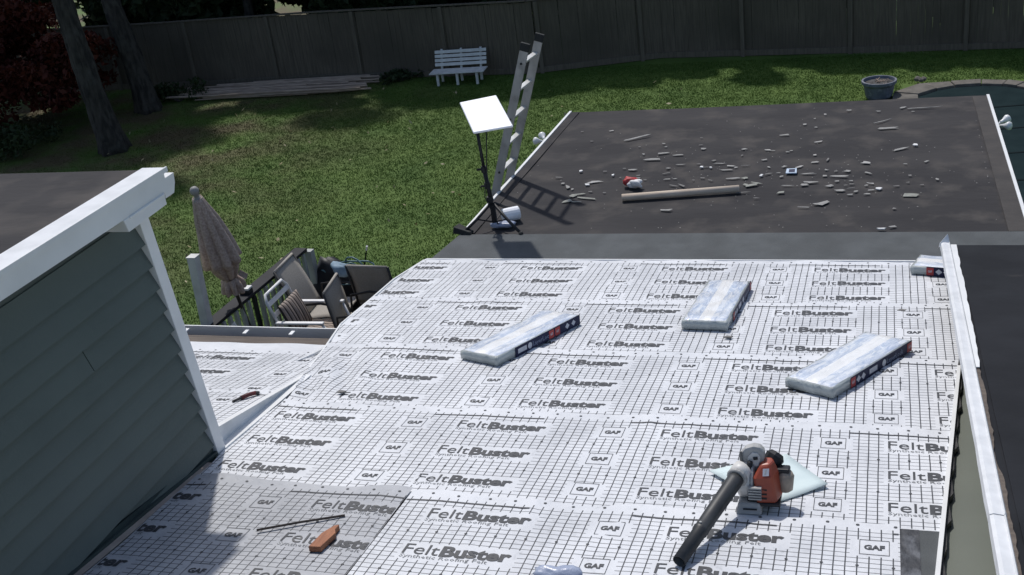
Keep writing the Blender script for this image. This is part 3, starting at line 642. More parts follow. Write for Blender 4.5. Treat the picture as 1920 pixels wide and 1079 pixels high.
# ---- olive panel between the felted slope and the right roof
b_ = MB(); q = [(uR(3.0)-0.05, 3.0), (1.0, 3.0), (1.0, 8.4), (uR(8.4)-0.05, 8.4)]
b_.prism([FP(u, v, -0.11) for u, v in q], [FP(u, v, -0.050) for u, v in q]); b_.build('olive_panel', OLIVE, HOUSE)

# ---- right hand roof, stripped to black underlay, with its white rake edge
RX = 0.50
def RP(x, y, h=0.0): return Vector((x, y, 3.93-0.171*(y-3.86)+h))
b_ = MB(); q = [(RX-0.01, 1.2), (6, 1.2), (6, 9.0), (RX-0.01, 9.0)]; b_.prism([RP(x, y, -0.12) for x, y in q], [RP(x, y, -0.006) for x, y in q])
RR = b_.build('black_roof', BLACKM, HOUSE); RR['label'] = 'right hand roof stripped to black underlay'
def wob(seed, n_, amp, a, b2):
    r = random.Random(seed); return [r.uniform(-amp, amp) for _ in range(n_)]
for y0, y1 in ((1.2, 4.35), (4.35, 9.02)):       # two lengths of metal, lapped
    lap = 0.004 if y0 > 2 else 0.0
    b_ = MB(); n_ = 24; ring = []
    for i in range(n_+1):
        y = y0+(y1-y0)*i/n_; d = 0.0012*math.sin(y*7)+0.001*math.sin(y*17)
        ring.append([RP(RX-0.064-d, y, -0.040+lap), RP(RX-0.060-d*0.5, y, 0.002+lap), RP(RX-0.046, y, 0.008+d*0.5+lap), RP(RX-0.004, y, 0.002+lap), RP(RX, y, 0.012+lap), RP(RX+0.004, y, 0.0+lap)])
    V = [p for r in ring for p in r]; F = [(i*6+k, i*6+k+1, (i+1)*6+k+1, (i+1)*6+k) for i in range(n_) for k in range(5)]
    o = b_.add(V, [f[::-1] for f in F]).build('rake_flashing', WHITEM, RR); md = o.modifiers.new('t', 'SOLIDIFY'); md.thickness = 0.003; md.offset = -1
r_ = random.Random(5); b_ = MB(); nz = smoothnoise(93); A = []; B_ = []
for i in range(160):
    y = 1.2+i*0.049; A.append(RP(RX+0.004, y, 0.003)); B_.append(RP(RX+0.022+0.010*nz(y*3, 1)+r_.uniform(-0.003, 0.003), y, 0.003))
ring = A+B_[::-1]; b_.add([tuple(p) for p in A+B_], [(k, 160+k, 160+k+1, k+1) for k in range(159)])
b_.build('torn_edge', WOOD, RR)
b_ = MB(); n_ = 26; A = []; B_ = []
for i in range(n_+1):
    y = 6.15+2.8*i/n_; A.append(RP(RX+0.006, y, 0.008)); B_.append(RP(RX+0.030+0.016*(i/n_)+r_.uniform(-0.006, 0.006), y, 0.008))
ring = A+B_[::-1]; b_.prism(ring, [p+Vector((0, 0, 0.005)) for p in ring]); b_.build('white_flap', WHITE, RR)
b_ = MB(); b_.add([RP(RX-0.078, 8.98, -0.02), RP(RX+0.004, 9.03, 0.012), RP(RX-0.012, 9.06, 0.075), RP(RX-0.07, 9.0, 0.012)], [(0, 1, 2, 3)]); o = b_.build('bent_metal_tip', WHITEM, RR); md = o.modifiers.new('t', 'SOLIDIFY'); md.thickness = 0.004
for i in range(7):          # lapped courses of the underlay
    y = 8.1-i*0.95; b_ = MB(); q = [(RX+0.05, y-0.98), (5.9, y-0.98), (5.9, y), (RX+0.05, y+0.01)]
    b_.prism([RP(x, yy, -0.005) for x, yy in q], [RP(x, yy, 0.004 if j > 1 else -0.001) for j, (x, yy) in enumerate(q)]); b_.build('underlay_course', BLACKM, RR)

# ---- grey strip and flat roof
FZ = 2.73
b_ = MB(); q = [(-4.13, 9.28), (-3.975, 9.955), (1.6, 9.985), (1.6, 9.28)]
b_.prism([Vector((x, y, FZ-0.12)) for x, y in q], [Vector((x, y, FZ+(0.012 if y > 9.5 else -0.02))) for x, y in q]); b_.build('shingle_strip', STRIP, HOUSE)
b_ = MB(); q = [(-3.955, 9.90), (-3.80, 13.90), (1.125, 14.03), (1.19, 9.93)]
b_.prism([Vector((x, y, FZ-0.20)) for x, y in q], [Vector((x, y, FZ-0.008)) for x, y in q]); FR = b_.build('flat_roof', MEMB, HOUSE); FR['label'] = 'flat roof of dark brown membrane strewn with scraps'
xl = lambda y: -3.955+(y-9.9)*0.03875; xr = lambda y: 1.19-(y-9.93)*0.0159
SHN = smoothnoise(64); sy = [9.94, 10.32, 11.05, 11.95, 12.75, 13.35, 13.9]
for i in range(6):
    a, c = sy[i], sy[i+1]; b_ = MB(); n_ = 30; T0 = []; nz = smoothnoise(60+i)
    for j in range(5):
        for k in range(n_+1):
            y = a+(c+0.05-a)*j/4; x = xl(y)+0.05+(xr(y)-xl(y)-0.11)*k/n_
            if j in (0, 4): y += 0.012*nz(x*1.5, i)
            if i == 5 and j == 4: y = min(y, 13.93)
            T0.append((x, y+0.02*(x+1.4)/2.5*0, FZ-0.005+0.0004*(j/4)+0.0035*SHN(x, y)-0.0004*(i % 2)))
    F = [(j*(n_+1)+k, j*(n_+1)+k+1, (j+1)*(n_+1)+k+1, (j+1)*(n_+1)+k) for j in range(4) for k in range(n_)]
    b_.add(T0, F).build('membrane_sheet', MEMB, FR, smooth=True)
strip('drip_edge', [(xl(9.9)-0.022, 9.98, FZ-0.05), (xl(13.92)-0.022, 13.93, FZ-0.05)], Vector((0.030, 0, 0)), Vector((0, 0, 0.064)), WHITE, FR)
strip('drip_edge', [(xr(9.9)-0.008, 10.0, FZ-0.05), (xr(14.0)-0.008, 14.0, FZ-0.05)], Vector((0.030, 0, 0)), Vector((0, 0, 0.062)), WHITE, FR)
strip('edge_band', [(xl(9.95)+0.012, 10.0, FZ-0.004), (xl(13.9)+0.012, 13.9, FZ-0.004)], Vector((0.10, 0, 0)), Vector((0, 0, 0.010)), MEMB, FR)
strip('edge_band', [(xr(9.95)-0.16, 10.0, FZ-0.003), (xr(14)-0.16, 13.96, FZ-0.003)], Vector((0.15, 0, 0)), Vector((0, 0, 0.010)), pm('worn membrane edge', (0.055, 0.049, 0.045), (0.036, 0.033, 0.032), scale=4, rough=0.9, bump=0.004), FR)
strip('fascia', [(xl(9.9)+0.02, 9.98, FZ-0.30), (xl(13.9)+0.02, 13.88, FZ-0.30)], Vector((0.02, 0, 0)), Vector((0, 0, 0.28)), WHITE, FR)
strip('fascia', [(-3.78, 13.86, FZ-0.30), (1.10, 13.98, FZ-0.30)], Vector((0, 0.02, 0)), Vector((0, 0, 0.28)), WHITE, FR)
strip('fascia', [(xr(9.9)-0.04, 10.0, FZ-0.30), (xr(14)-0.04, 13.95, FZ-0.30)], Vector((0.02, 0, 0)), Vector((0, 0, 0.28)), WHITE, FR)
wl = MB(); wl.box(-3.70, 9.5, 0, 1.0, 13.75, FZ-0.21); wl.build('wall', WALLM, HOUSE)
wl = MB(); wl.box(-3.9, 1.0, 0, 0.9, 9.1, 2.55); wl.build('wall', WALLM, HOUSE)
wl = MB(); wl.box(-9, 1.0, 0, -3.95, 6.4, 2.6); wl.build('wall', WALLM, HOUSE)

# ---- porch roof on the left (steeper, felted), with its gutter
PZ = lambda y: 3.115-0.25*(y-6.52)
def PP(u, v, h=0.0): return Vector((u, v, PZ(v)+h))
def on_porch(px, py):
    d = ray(px, py); nrm = Vector((0, 0.25, 1)); t = (3.115+0.25*6.52-CAM.z)/d.dot(nrm); return CAM+d*t
ge = on_porch(345, 641).y; gg = on_porch(345, 627).y
b_ = MB(); q = [(-9, 5.25), (-3.955, 5.25), (-3.955, 6.5), (-4.06, 7.05), (-4.13, gg), (-9, gg)]; b_.prism([PP(x, y, -0.14) for x, y in q], [PP(x, y, -0.006) for x, y in q]); PR = b_.build('porch_roof', WOOD, HOUSE); PR['label'] = 'lower porch roof covered with printed felt and edged by a gutter'
pul = lambda v: -7.0
pur = lambda v: -3.952 if v < 6.45 else -3.952-(v-6.45)*0.17
sheet('felt_sheet', 7.02, -5.35, pul, pur, ge, 5.9, FELT, (0.001, 0.006), 0.003, 71, plane=PP, parent=PR)
sheet('felt_sheet', 6.02, -5.42, pul, pur, 6.12, 5.25, FELT, (0.003, 0.009), 0.004, 72, plane=PP, parent=PR)
strip('gutter', [(-9, gg+0.11, PZ(gg)-0.10), (-4.14, gg+0.11, PZ(gg)-0.10)], Vector((0, 0.012, 0)), Vector((0, 0, 0.125)), WHITE, PR)
strip('gutter_bed', [(-9, gg+0.002, PZ(gg)-0.10), (-4.14, gg+0.002, PZ(gg)-0.10)], Vector((0, 0.107, 0)), Vector((0, 0, 0.01)), DARKM, PR)
for px in (352, 470, 560):
    p = on_porch(px, 624); MB().box(p.x-0.018, gg+0.01, PZ(gg)+0.008, p.x+0.014, gg+0.075, PZ(gg)+0.018).build('gutter_strap', WHITE, PR)
e0 = on_porch(578, 640); b_ = MB(); b_.tube([PP(-4.20, 6.86, 0.004), PP(-4.15, 7.02, 0.012), PP(-4.12, gg-0.01, 0.02)], [0.006, 0.018, 0.022], 8); b_.build('rolled_felt_end', FELT if False else WHITE, PR)
# white board closing the step between the porch roof and the felted slope
Fz = lambda y: FP(0, (y-RH*math.sin(SL)*-1*0)/1, 0).z
def felt_z(y): v = (y+RH*math.sin(SL))/math.cos(SL); return FP(0, v, 0).z
b_ = MB(); A = []; B_ = []; ys = [5.27+i*(6.50-5.27)/10 for i in range(11)]
for y in ys: A.append(Vector((-3.935, y, felt_z(y)+0.005))); B_.append(Vector((-3.95, y, PZ(y)+0.012)))
ring = A+B_[::-1]; b_.prism(ring, [p+Vector((-0.02, 0, 0)) for p in ring]); b_.build('step_board', WHITEM, PR)
b_ = MB(); b_.frame_box((-3.952, 5.27, PZ(5.27)+0.008), (0, 1.2, -0.30), (0.03, 0, 0), (0, 0, 0.006)); b_.build('step_flashing', WHITE, PR)
strip('edge_trim', [FP(-3.945, 5.74, 0.002), FP(-3.945, 6.42, 0.002), FP(-3.955, 6.95, 0.002)], Vector((0.075, 0, 0)), e_n*0.014, WHITE, RD)
strip('bare_wood_strip', [FP(-3.885, 3.6, 0.0), FP(-3.895, 5.55, 0.0)], Vector((0.045, 0, 0)), e_n*0.007, TANW, RD)

# ---- siding dormer on the left
DX = -3.92
DW = MB(); DW.box(DX-0.06, 1.0, 3.0, DX-0.025, 5.14, 4.98); DW = DW.build('dormer_wall', JCH, HOUSE); DW['label'] = 'cheek wall of dark green lap siding with white corner board'
yend = lambda z: 5.215-(z-3.33)*0.088
zt = 4.91
lev = [4.9095-0.1397*i for i in range(13)]
for i, z in enumerate(lev):       # lap siding, one mesh per board, each proud at its lower edge
    y1 = yend(z); b_ = MB(); top = z+0.016; botz = z-0.1397
    prof = [(DX-0.024, top), (DX-0.019, top), (DX+0.030, botz), (DX+0.010, botz+0.008), (DX-0.012, botz+0.030), (DX-0.024, botz+0.060)]
    segs = [(1.0, y1)] if i not in (3, ) else [(1.0, 4.405), (4.409, y1)]
    for a, c in segs:
        b_ = MB(); b_.prism([Vector((x, a, zz)) for x, zz in prof], [Vector((x, (yend(zz) if c == y1 else c)-0.002, zz)) for x, zz in prof]); b_.build('siding_board', SIDING, DW)
b_ = MB(); b_.prism([(DX-0.05, yend(3.27), 3.27), (DX+0.038, yend(3.27), 3.27), (DX+0.038, yend(3.27)+0.09, 3.27), (DX-0.05, yend(3.27)+0.09, 3.27)], [(DX-0.05, yend(4.95), 4.95), (DX+0.038, yend(4.95), 4.95), (DX+0.038, yend(4.95)+0.088, 4.95), (DX-0.05, yend(4.95)+0.088, 4.95)])
b_.build('corner_board', WHITE, DW, bevel=0.004)
strip('wall_channel', [FP(DX-0.02, 2.0, 0.012), FP(DX-0.02, 5.66, 0.012)], Vector((0.034, 0, 0)), e_n*0.040, JCH, DW)
strip('wall_channel', [FP(DX+0.014, 2.0, 0.004), FP(DX+0.014, 5.68, 0.004)], Vector((0.022, 0, 0)), e_n*0.022, JCH, DW)
# roof of the dormer with rake board, metal edge, boxed end and gutter
DRX = -3.70; zr = lambda y: 5.205-(y-3.8)*0.012
b_ = MB(); q = [(-9, 0.8), (DRX-0.02, 0.8), (DRX-0.02, 5.17), (-9, 5.12)]; b_.prism([Vector((x, y, zr(y)-0.10)) for x, y in q], [Vector((x, y, zr(y)-0.012)) for x, y in q]); DR = b_.build('dormer_roof', MEMB, HOUSE)
b_ = MB(); b_.frame_box((DRX-0.135, 0.8, zr(0.8)-0.010), (0, 4.36, -4.36*0.012), (0.14, 0, 0), (0, 0, 0.013)); o = b_.build('rake_metal', WHITEM, DR)
b_ = MB(); b_.frame_box((DRX+0.004, 0.8, zr(0.8)-0.022), (0, 4.37, -4.37*0.012), (0.010, 0, 0), (0, 0, 0.027)); b_.build('rake_lip', WHITE, DR)
b_ = MB(); b_.frame_box((DRX-0.022, 0.8, zr(0.8)-0.125), (0, 4.345, -4.345*0.012), (0.024, 0, 0), (0, 0, 0.105)); b_.build('rake_board', WHITE, DR)
b_ = MB(); b_.frame_box((DX-0.01, 0.8, zr(0.8)-0.119), (0, 4.26, -4.26*0.012), (0.199, 0, 0), (0, 0, 0.012)); b_.build('soffit', WHITE, DR)
zb = zr(5.0)
b_ = MB(); b_.prism([(DRX-0.19, 4.73, zb-0.195), (DRX+0.006, 4.73, zb-0.195), (DRX+0.006, 5.10, zb-0.188), (DRX-0.19, 5.10, zb-0.188)], [(DRX-0.19, 4.71, zb-0.122), (DRX+0.006, 4.71, zb-0.122), (DRX+0.006, 5.10, zb-0.118), (DRX-0.19, 5.10, zb-0.118)]); b_.build('cornice_return', WHITE, DR, bevel=0.005)
b_ = MB(); b_.box(DRX-0.18, 4.76, zb-0.135, DRX+0.012, 5.095, zb-0.122); b_.build('cornice_bead', WHITE, DR, bevel=0.004)
gp = [(0.0, 0.0), (0.085, 0.0), (0.115, 0.05), (0.125, 0.105), (0.0, 0.105)]    # K-style gutter profile
b_ = MB(); y0 = 5.14; z0 = zb-0.170; b_.prism([(-9, y0+a, z0+c) for a, c in gp], [(DRX-0.02, y0+a, z0+c) for a, c in gp]); b_.build('gutter', WHITE, DR, bevel=0.003)
b_ = MB(); b_.frame_box((-9, y0+0.010, z0+0.1055), (5.20, 0, 0), (0, 0.105, 0), (0, 0, 0.003)); b_.build('gutter_bed', DARKM, DR)

# ================================================================== DECK SIDE
DZ = 0.85
deck = empty('deck', (0, 0, 0)); tag(deck, 'raised wooden deck with black top rail below the porch gutter', 'deck')
for i in range(19):
    x = -6.95+i*0.147; MB().box(x, 6.6, DZ-0.03, x+0.141, 12.0, DZ+random.uniform(-0.001, 0.002)).build('plank', DECKM, deck)
MB().box(-6.95, 6.6, DZ-0.28, -6.90, 12.0, DZ-0.034).build('rim_joist', DECKM, deck); MB().box(-6.90, 11.95, DZ-0.28, -4.2, 12.0, DZ-0.034).build('rim_joist', DECKM, deck)
for x, y in ((-6.8, 7.0), (-6.8, 9.4), (-6.8, 11.85), (-4.4, 11.85)): MB().box(x-0.05, y-0.05, 0, x+0.05, y+0.05, DZ-0.285).build('deck_post', DECKM, deck)
rz = 1.80; ra = Vector((-6.98, 7.4, rz)); rb = at(572, 468, rz); rdir = (rb-ra).normalized(); rn = Vector((rdir.y, -rdir.x, 0))
MB().frame_box(ra-rn*0.14-Vector((0, 0, 0.02)), rb-ra, rn*0.17, (0, 0, 0.04)).build('top_rail', RAILM, deck, bevel=0.006)
MB().frame_box(ra-Vector((0, 0, 0.80)), rb-ra, rn*0.05, (0, 0, 0.04)).build('bottom_rail', RAILM, deck)
n_ = int((rb-ra).length/0.125)
for i in range(1, n_):
    p = ra+(rb-ra)*(i/n_); MB().frame_box(p-Vector((0, 0, 0.758)), rdir*0.045, rn*0.04, (0, 0, 0.735)).build('baluster', BALUM if i % 6 else RAILM, deck)
MB().frame_box(rb-rdir*0.02-rn*0.01-Vector((0, 0, rz-DZ)), rdir*0.09, rn*0.09, (0, 0, rz-DZ-0.022)).build('end_post', BALUM, deck)
rc = rb+rdir*0.05; MB().frame_box(rc-Vector((0, 0, 0.80)), Vector((2.6, 0, 0)), Vector((0, 0.04, 0)), (0, 0, 0.04)).build('bottom_rail', RAILM, deck)

tp_ = at(362, 482, 2.62); pb = at(384, 560, 2.1)
wp = empty('white_post', (tp_.x, tp_.y, 0)); tag(wp, 'tall square white post standing outside the deck rail', 'post')
b_ = MB(); bx, by = -7.05, 9.75; lx, ly = tp_.x-bx, tp_.y-by; s = 0.05
b_.prism([(bx-s-tp_.x, by-s-tp_.y, 0), (bx+s-tp_.x, by-s-tp_.y, 0), (bx+s-tp_.x, by+s-tp_.y, 0), (bx-s-tp_.x, by+s-tp_.y, 0)], [(-s, -s, 2.62), (s, -s, 2.62), (s, s, 2.62), (-s, s, 2.62)]); b_.build('shaft', BENCHW, wp, bevel=0.008)
b_ = MB(); b_.box(-s-0.004, -s-0.004, 2.6205, s+0.004, s+0.004, 2.632); b_.build('cap', BENCHW, wp)

# closed parasol
ub = at(452, 572, 1.80); ut = at(366, 362, 3.28); ax = (ut-ub); Lp = ax.length; ax.normalize()
um = empty('parasol', (ub.x, ub.y, DZ)); tag(um, 'closed brown canvas parasol tied shut beside the deck rail', 'parasol')
off = Vector((ub.x, ub.y, DZ)); a1 = ax.orthogonal().normalized(); a2 = ax.cross(a1)
MB().tube([ub-ax*0.95-off, ut-off], 0.02, 10).build('pole', CHFR, um)
def canopy(h0, h1, prof, folds, amp, seed, name):
    n_ = 90; m_ = 16; V = []; rg = random.Random(seed)
    for j in range(m_+1):
        q = j/m_; h = h0+(h1-h0)*q; r = np.interp(q, [x for x, _ in prof], [y for _, y in prof])
        for k in range(n_):
            a = k*2*math.pi/n_; rr = r*(1+1.5*amp*(abs(math.sin(a*folds*0.5+q*0.5+seed))**0.6*1.4-0.9)*min(1, 0.3+q)+0.05*math.sin(a*3+q*5)); V.append(ub+ax*(Lp-h+0.015*math.sin(a*folds*0.5+1)*(q == 1))+(a1*math.cos(a)+a2*math.sin(a))*rr-off)
    F = [(j*n_+k, (j+1)*n_+k, (j+1)*n_+(k+1) % n_, j*n_+(k+1) % n_) for j in range(m_) for k in range(n_)]
    o = MB().add(V, F).build(name, CANVAS, um, smooth=True); md = o.modifiers.new('t', 'SOLIDIFY'); md.thickness = 0.006
canopy(0.06, 0.88, [(0, 0.05), (0.35, 0.12), (0.7, 0.165), (1, 0.20)], 9, 0.20, 2, 'upper_canopy')
canopy(0.70, 1.13, [(0, 0.15), (0.4, 0.17), (0.75, 0.12), (1, 0.075)], 8, 0.20, 4, 'lower_canopy')
canopy(1.125, 1.30, [(0, 0.075), (0.4, 0.115), (1, 0.12)], 9, 0.26, 6, 'canopy_hem')
MB().lathe([(0.035, -0.10), (0.055, -0.09), (0.055, -0.07), (0.03, -0.06), (0.028, -0.03), (0.045, 0.0), (0.05, 0.03), (0.035, 0.06), (0.01, 0.072)], ut-off-ax*0.0, 14, ax).build('finial', GREYF, um, smooth=True)
MB().lathe([(0.22, 0), (0.24, 0.02), (0.22, 0.05), (0.05, 0.09), (0.03, 0.13)], ub-ax*0.95-off, 18).build('base', CHFR, um)
b_ = MB(); q0 = ub+ax*(Lp-1.10)-off+rt*0.10; b_.frame_box(q0, rt*0.09-up*0.05, up*0.06+rt*0.02, -fw*0.01); b_.build('tie_flap', CANVAS, um)

# sling chairs
def slab(mb, p, wv, hv, tv, mi=0): mb.frame_box(Vector(p)-Vector(wv)/2, wv, hv, tv, mi)
def curved_sling(name, A, B_, C_, D_, sag, mat, par, n_=10, over=0.0):
    """cloth panel between top edge A-B and bottom edge D-C, sagging"""
    nrm = (B_-A).cross(D_-A).normalized(); V = []; F = []
    for j in range(n_+1):
        q = j/n_; l = A.lerp(D_, q); r = B_.lerp(C_, q)
        for i in range(7): s_ = i/6; V.append(l.lerp(r, s_)-nrm*sag*math.sin(q*math.pi)*(0.6+0.4*math.sin(s_*math.pi))+nrm*over*(1-q)**6)
    for j in range(n_):
        for i in range(6): k = j*7+i; F.append((k, k+1, k+8, k+7))
    o = MB().add(V, F).build(name, mat, par, smooth=True); md = o.modifiers.new('t', 'SOLIDIFY'); md.thickness = 0.012; return o
def sling_chair(c, ang, label, bh=0.66, tilt=0.42):
    """dark framed chair with taupe sling; faces +x before turning; c on the deck"""
    T = empty('sling_chair', c); T.rotation_euler.z = ang; tag(T, label, 'chair', 'taupe sling chairs on the deck'); w_ = 0.26
    V3 = lambda *a: Vector(a)
    s0, s1 = V3(-0.22, 0, 0.40), V3(0.26, 0, 0.44); bt = V3(-0.22-bh*math.sin(tilt), 0, 0.42+bh*math.cos(tilt))
    Y = V3(0, w_, 0)
    curved_sling('seat', s1+Y, s1-Y, s0-Y, s0+Y, 0.03, TAUPE, T)
    curved_sling('backrest', bt+Y, bt-Y, s0-Y+V3(0, 0, 0.03), s0+Y+V3(0, 0, 0.03), -0.03, TAUPE, T)
    for sg in (-1, 1):
        y = V3(0, sg*(w_+0.012), 0)
        MB().tube([bt+y, s0+y, s1+y, s1+y+V3(0.03, 0, -0.04)], 0.016, 8).build('side_rail', CHFR, T, smooth=True)
        MB().tube([V3(-0.32, 0, 0)+y, V3(-0.20, 0, 0.40)+y, V3(-0.18, 0, 0.62)+y*1.08, V3(0.05, 0, 0.645)+y*1.12, V3(0.28, 0, 0.60)+y*1.10, V3(0.30, 0, 0.40)+y, V3(0.33, 0, 0)+y], 0.015, 8).build('arm_leg', CHFR, T, smooth=True)
    for p in (bt, s1): MB().tube([p-Y, p+Y], 0.017, 8).build('cross_bar', TAUPE, T, smooth=True)
    return T
sling_chair((-6.24, 11.16, DZ), rad(3), 'taupe sling chair with its back against the far end of the deck rail', 0.66, 0.38)
sling_chair((-5.70, 10.88, DZ), rad(8), 'taupe sling chair in front of the striped cushion chair, nearest the roof edge', 0.50, 0.14)
sling_chair((-5.66, 11.55, DZ), rad(86), 'taupe sling chair farthest along the deck beside the felted roof edge', 0.55, 0.22)

def white_chair(c, ang):
    T = empty('patio_chair', c); T.rotation_euler.z = ang; tag(T, 'white framed patio chair with brown striped cushions by the deck rail', 'chair'); V3 = lambda *a: Vector(a); w_ = 0.25
    s0, s1 = V3(-0.24, 0, 0.36), V3(0.28, 0, 0.38); bt = V3(-0.46, 0, 0.97); Y = V3(0, w_, 0)
    b_ = MB(); up_ = (bt-s0).normalized()
    MB().tube([s0+Y, bt+Y-up_*0.08, bt+Y*0.80, bt-Y*0.80, bt-Y-up_*0.08, s0-Y], 0.018, 10).build('back_frame', CHWH, T, smooth=True)
    for q in (0.18, 0.42, 0.66):
        p = s0.lerp(bt, 1-q*0.9); MB().frame_box(p-Y*0.97-up_*0.03, Y*1.94, up_*0.055, V3(0.012, 0, 0.006)).build('back_strap', CHWH, T)
    for sg in (-1, 1):
        y = V3(0, sg*w_, 0); ya = V3(0, sg*(w_+0.03), 0)
        MB().frame_box(V3(-0.36, 0, 0.65)+ya-V3(0, 0.028, 0), V3(0.60, 0, 0.01), V3(0, 0.056, 0), V3(0, 0, 0.028)).build('armrest', CHWH, T, bevel=0.012)
        MB().tube([V3(0.22, 0, 0.65)+ya, V3(0.30, 0, 0.45)+y, V3(0.31, 0, 0.0)+y], 0.016, 8).build('leg', CHWH, T, smooth=True)
        MB().tube([V3(-0.34, 0, 0.65)+ya, V3(-0.30, 0, 0.36)+y, V3(-0.36, 0, 0.0)+y], 0.016, 8).build('leg', CHWH, T, smooth=True)
        MB().tube([s0+y, s1+y], 0.016, 8).build('seat_rail', CHWH, T, smooth=True)
    def cushion(name, o_, ex, ey, en, th):
        n_ = 14; V = []; F = []; UV = []
        for sgn in (1, -1):
            for j in range(n_+1):
                for i in range(n_+1):
                    a, b2 = i/n_, j/n_; e = (math.sin(a*math.pi)*math.sin(b2*math.pi))**0.35; V.append(o_+ex*a+ey*b2+en*(sgn*th*(0.08+0.92*e)*(1+0.12*math.cos(a*25.1)))); UV.append((b2 if name == 'seat_cushion' else a, a))
        N1 = (n_+1)**2
        for j in range(n_):
            for i in range(n_): k = j*(n_+1)+i; F.append((k, k+1, k+n_+2, k+n_+1)); k += N1; F.append((k+n_+1, k+n_+2, k+1, k))
        for i in range(n_):
            for a, c2 in ((i, i+1), ((i+1)*(n_+1)-(1 if False else 0), i*(n_+1)), (n_*(n_+1)+i+1, n_*(n_+1)+i), (i*(n_+1)+n_, (i+1)*(n_+1)+n_)): F.append((a+N1, c2+N1, c2, a))
        me = bpy.data.meshes.new(name); me.from_pydata([tuple(v) for v in V], [], F); me.materials.append(STRIPE); me.polygons.foreach_set('use_smooth', [True]*len(F))
        ly = me.uv_layers.new(name='UVMap')
        for lp in me.loops: ly.data[lp.index].uv = UV[lp.vertex_index]
        o = bpy.data.objects.new(name, me); COL.objects.link(o); o.parent = T
    cushion('seat_cushion', V3(-0.24, -0.24, 0.435), V3(0.54, 0, 0.015), V3(0, 0.48, 0), V3(0, 0, 1), 0.045)
    d = (bt-s0)*0.62; cushion('back_cushion', s0+V3(0.06, -0.23, 0.10), V3(0, 0.46, 0), d, V3(0.92, 0, 0.38), 0.05)
white_chair((-6.12, 10.60, DZ), rad(0))

# black bag, blue cloth, hose, stick, small things on the rail
def lump(name, c, r, mat, seed, label, cat, amp=0.22):
    T = bmesh.new(); bmesh.ops.create_icosphere(T, subdivisions=3, radius=1.0); nz = smoothnoise(seed)
    for v in T.verts:
        d = v.co.normalized(); k = 1+amp*(nz(d.x*1.1+d.z, d.y*1.3)-0.3*nz(d.y*2, d.z*2.2)); v.co = Vector((d.x*r[0]*k, d.y*r[1]*k, max(d.z*r[2]*k, -r[2]*0.8)))
    me = bpy.data.meshes.new(name); T.to_mesh(me); T.free(); me.materials.append(mat); me.polygons.foreach_set('use_smooth', [True]*len(me.polygons))
    o = bpy.data.objects.new(name, me); COL.objects.link(o); o.location = c; return tag(o, label, cat)
bb = at(600, 518, 1.45); lump('black_bag', (-6.50, 11.86, DZ+0.34), (0.36, 0.20, 0.40), PLAST, 3, 'crumpled black plastic bag standing behind the sling chairs', 'bag')
bc = at(640, 505, 1.62); lump('blue_cloth', (bc.x, bc.y, 1.62), (0.11, 0.09, 0.10), TEALP, 9, 'small bundled pale blue cloth beside the black bag', 'cloth')
h_ = MB(); pts = []
hc = at(672, 505, 1.5)
for i in range(60):
    a = i*0.33; r = 0.19+0.04*math.sin(i*0.9); pts.append((hc.x+math.cos(a)*r*(1.0+0.3*math.sin(i*0.21))-0.10*math.sin(i*0.05), hc.y+0.12*math.sin(a*0.5), 1.45+math.sin(a)*r*0.75))
pts += [(hc.x-0.3, hc.y, 1.35), (hc.x-0.45, hc.y-0.05, 1.50), (hc.x-0.62, hc.y+0.02, 1.52), (hc.x-0.75, hc.y+0.02, 1.30)]
tag(h_.tube(pts, 0.011, 7).build('garden_hose', TEAL, smooth=True), 'tangled teal garden hose in loops beside the sling chairs', 'hose')
sk0, sk1 = at(668, 485, 1.4), at(688, 462, 1.75); st = empty('garden_stake', (0, 0, 0)); tag(st, 'thin dark stake with a pale tip leaning up from the hose', 'stake')
gp_ = Vector((sk0.x-0.05, sk0.y+0.02, DZ+0.003)); d = (sk1-gp_); MB().tube([gp_, gp_+d*0.93], 0.010, 6).build('shaft', RAILM, st); MB().tube([gp_+d*0.93, gp_+d], 0.014, 6).build('tip', SCRW, st)
q = at(462, 548, 1.83); bx_ = empty('junction_box', (q.x, q.y, rz+0.02)); tag(bx_, 'small pale capped box sitting on the black deck rail', 'box')
MB().box(-0.06, -0.05, 0, 0.06, 0.05, 0.05).build('base', PLAST, bx_, bevel=0.004); MB().box(-0.055, -0.055, 0.051, 0.062, 0.048, 0.075).build('lid', SCRW, bx_, bevel=0.004)
q = at(431, 614, 2.0); b_ = MB(); V = [Vector((-0.13, 0, 0)), Vector((0.14, 0.02, 0)), Vector((0.03, 0.05, 0.26)), Vector((-0.06, 0.04, 0.17))]; b_.prism(V, [v+Vector((0, 0.012, 0)) for v in V]); o = b_.build('paper_sheet', SCRW); o.location = (q.x, q.y, 1.78); tag(o, 'white paper sheet poking up just behind the porch gutter', 'paper')

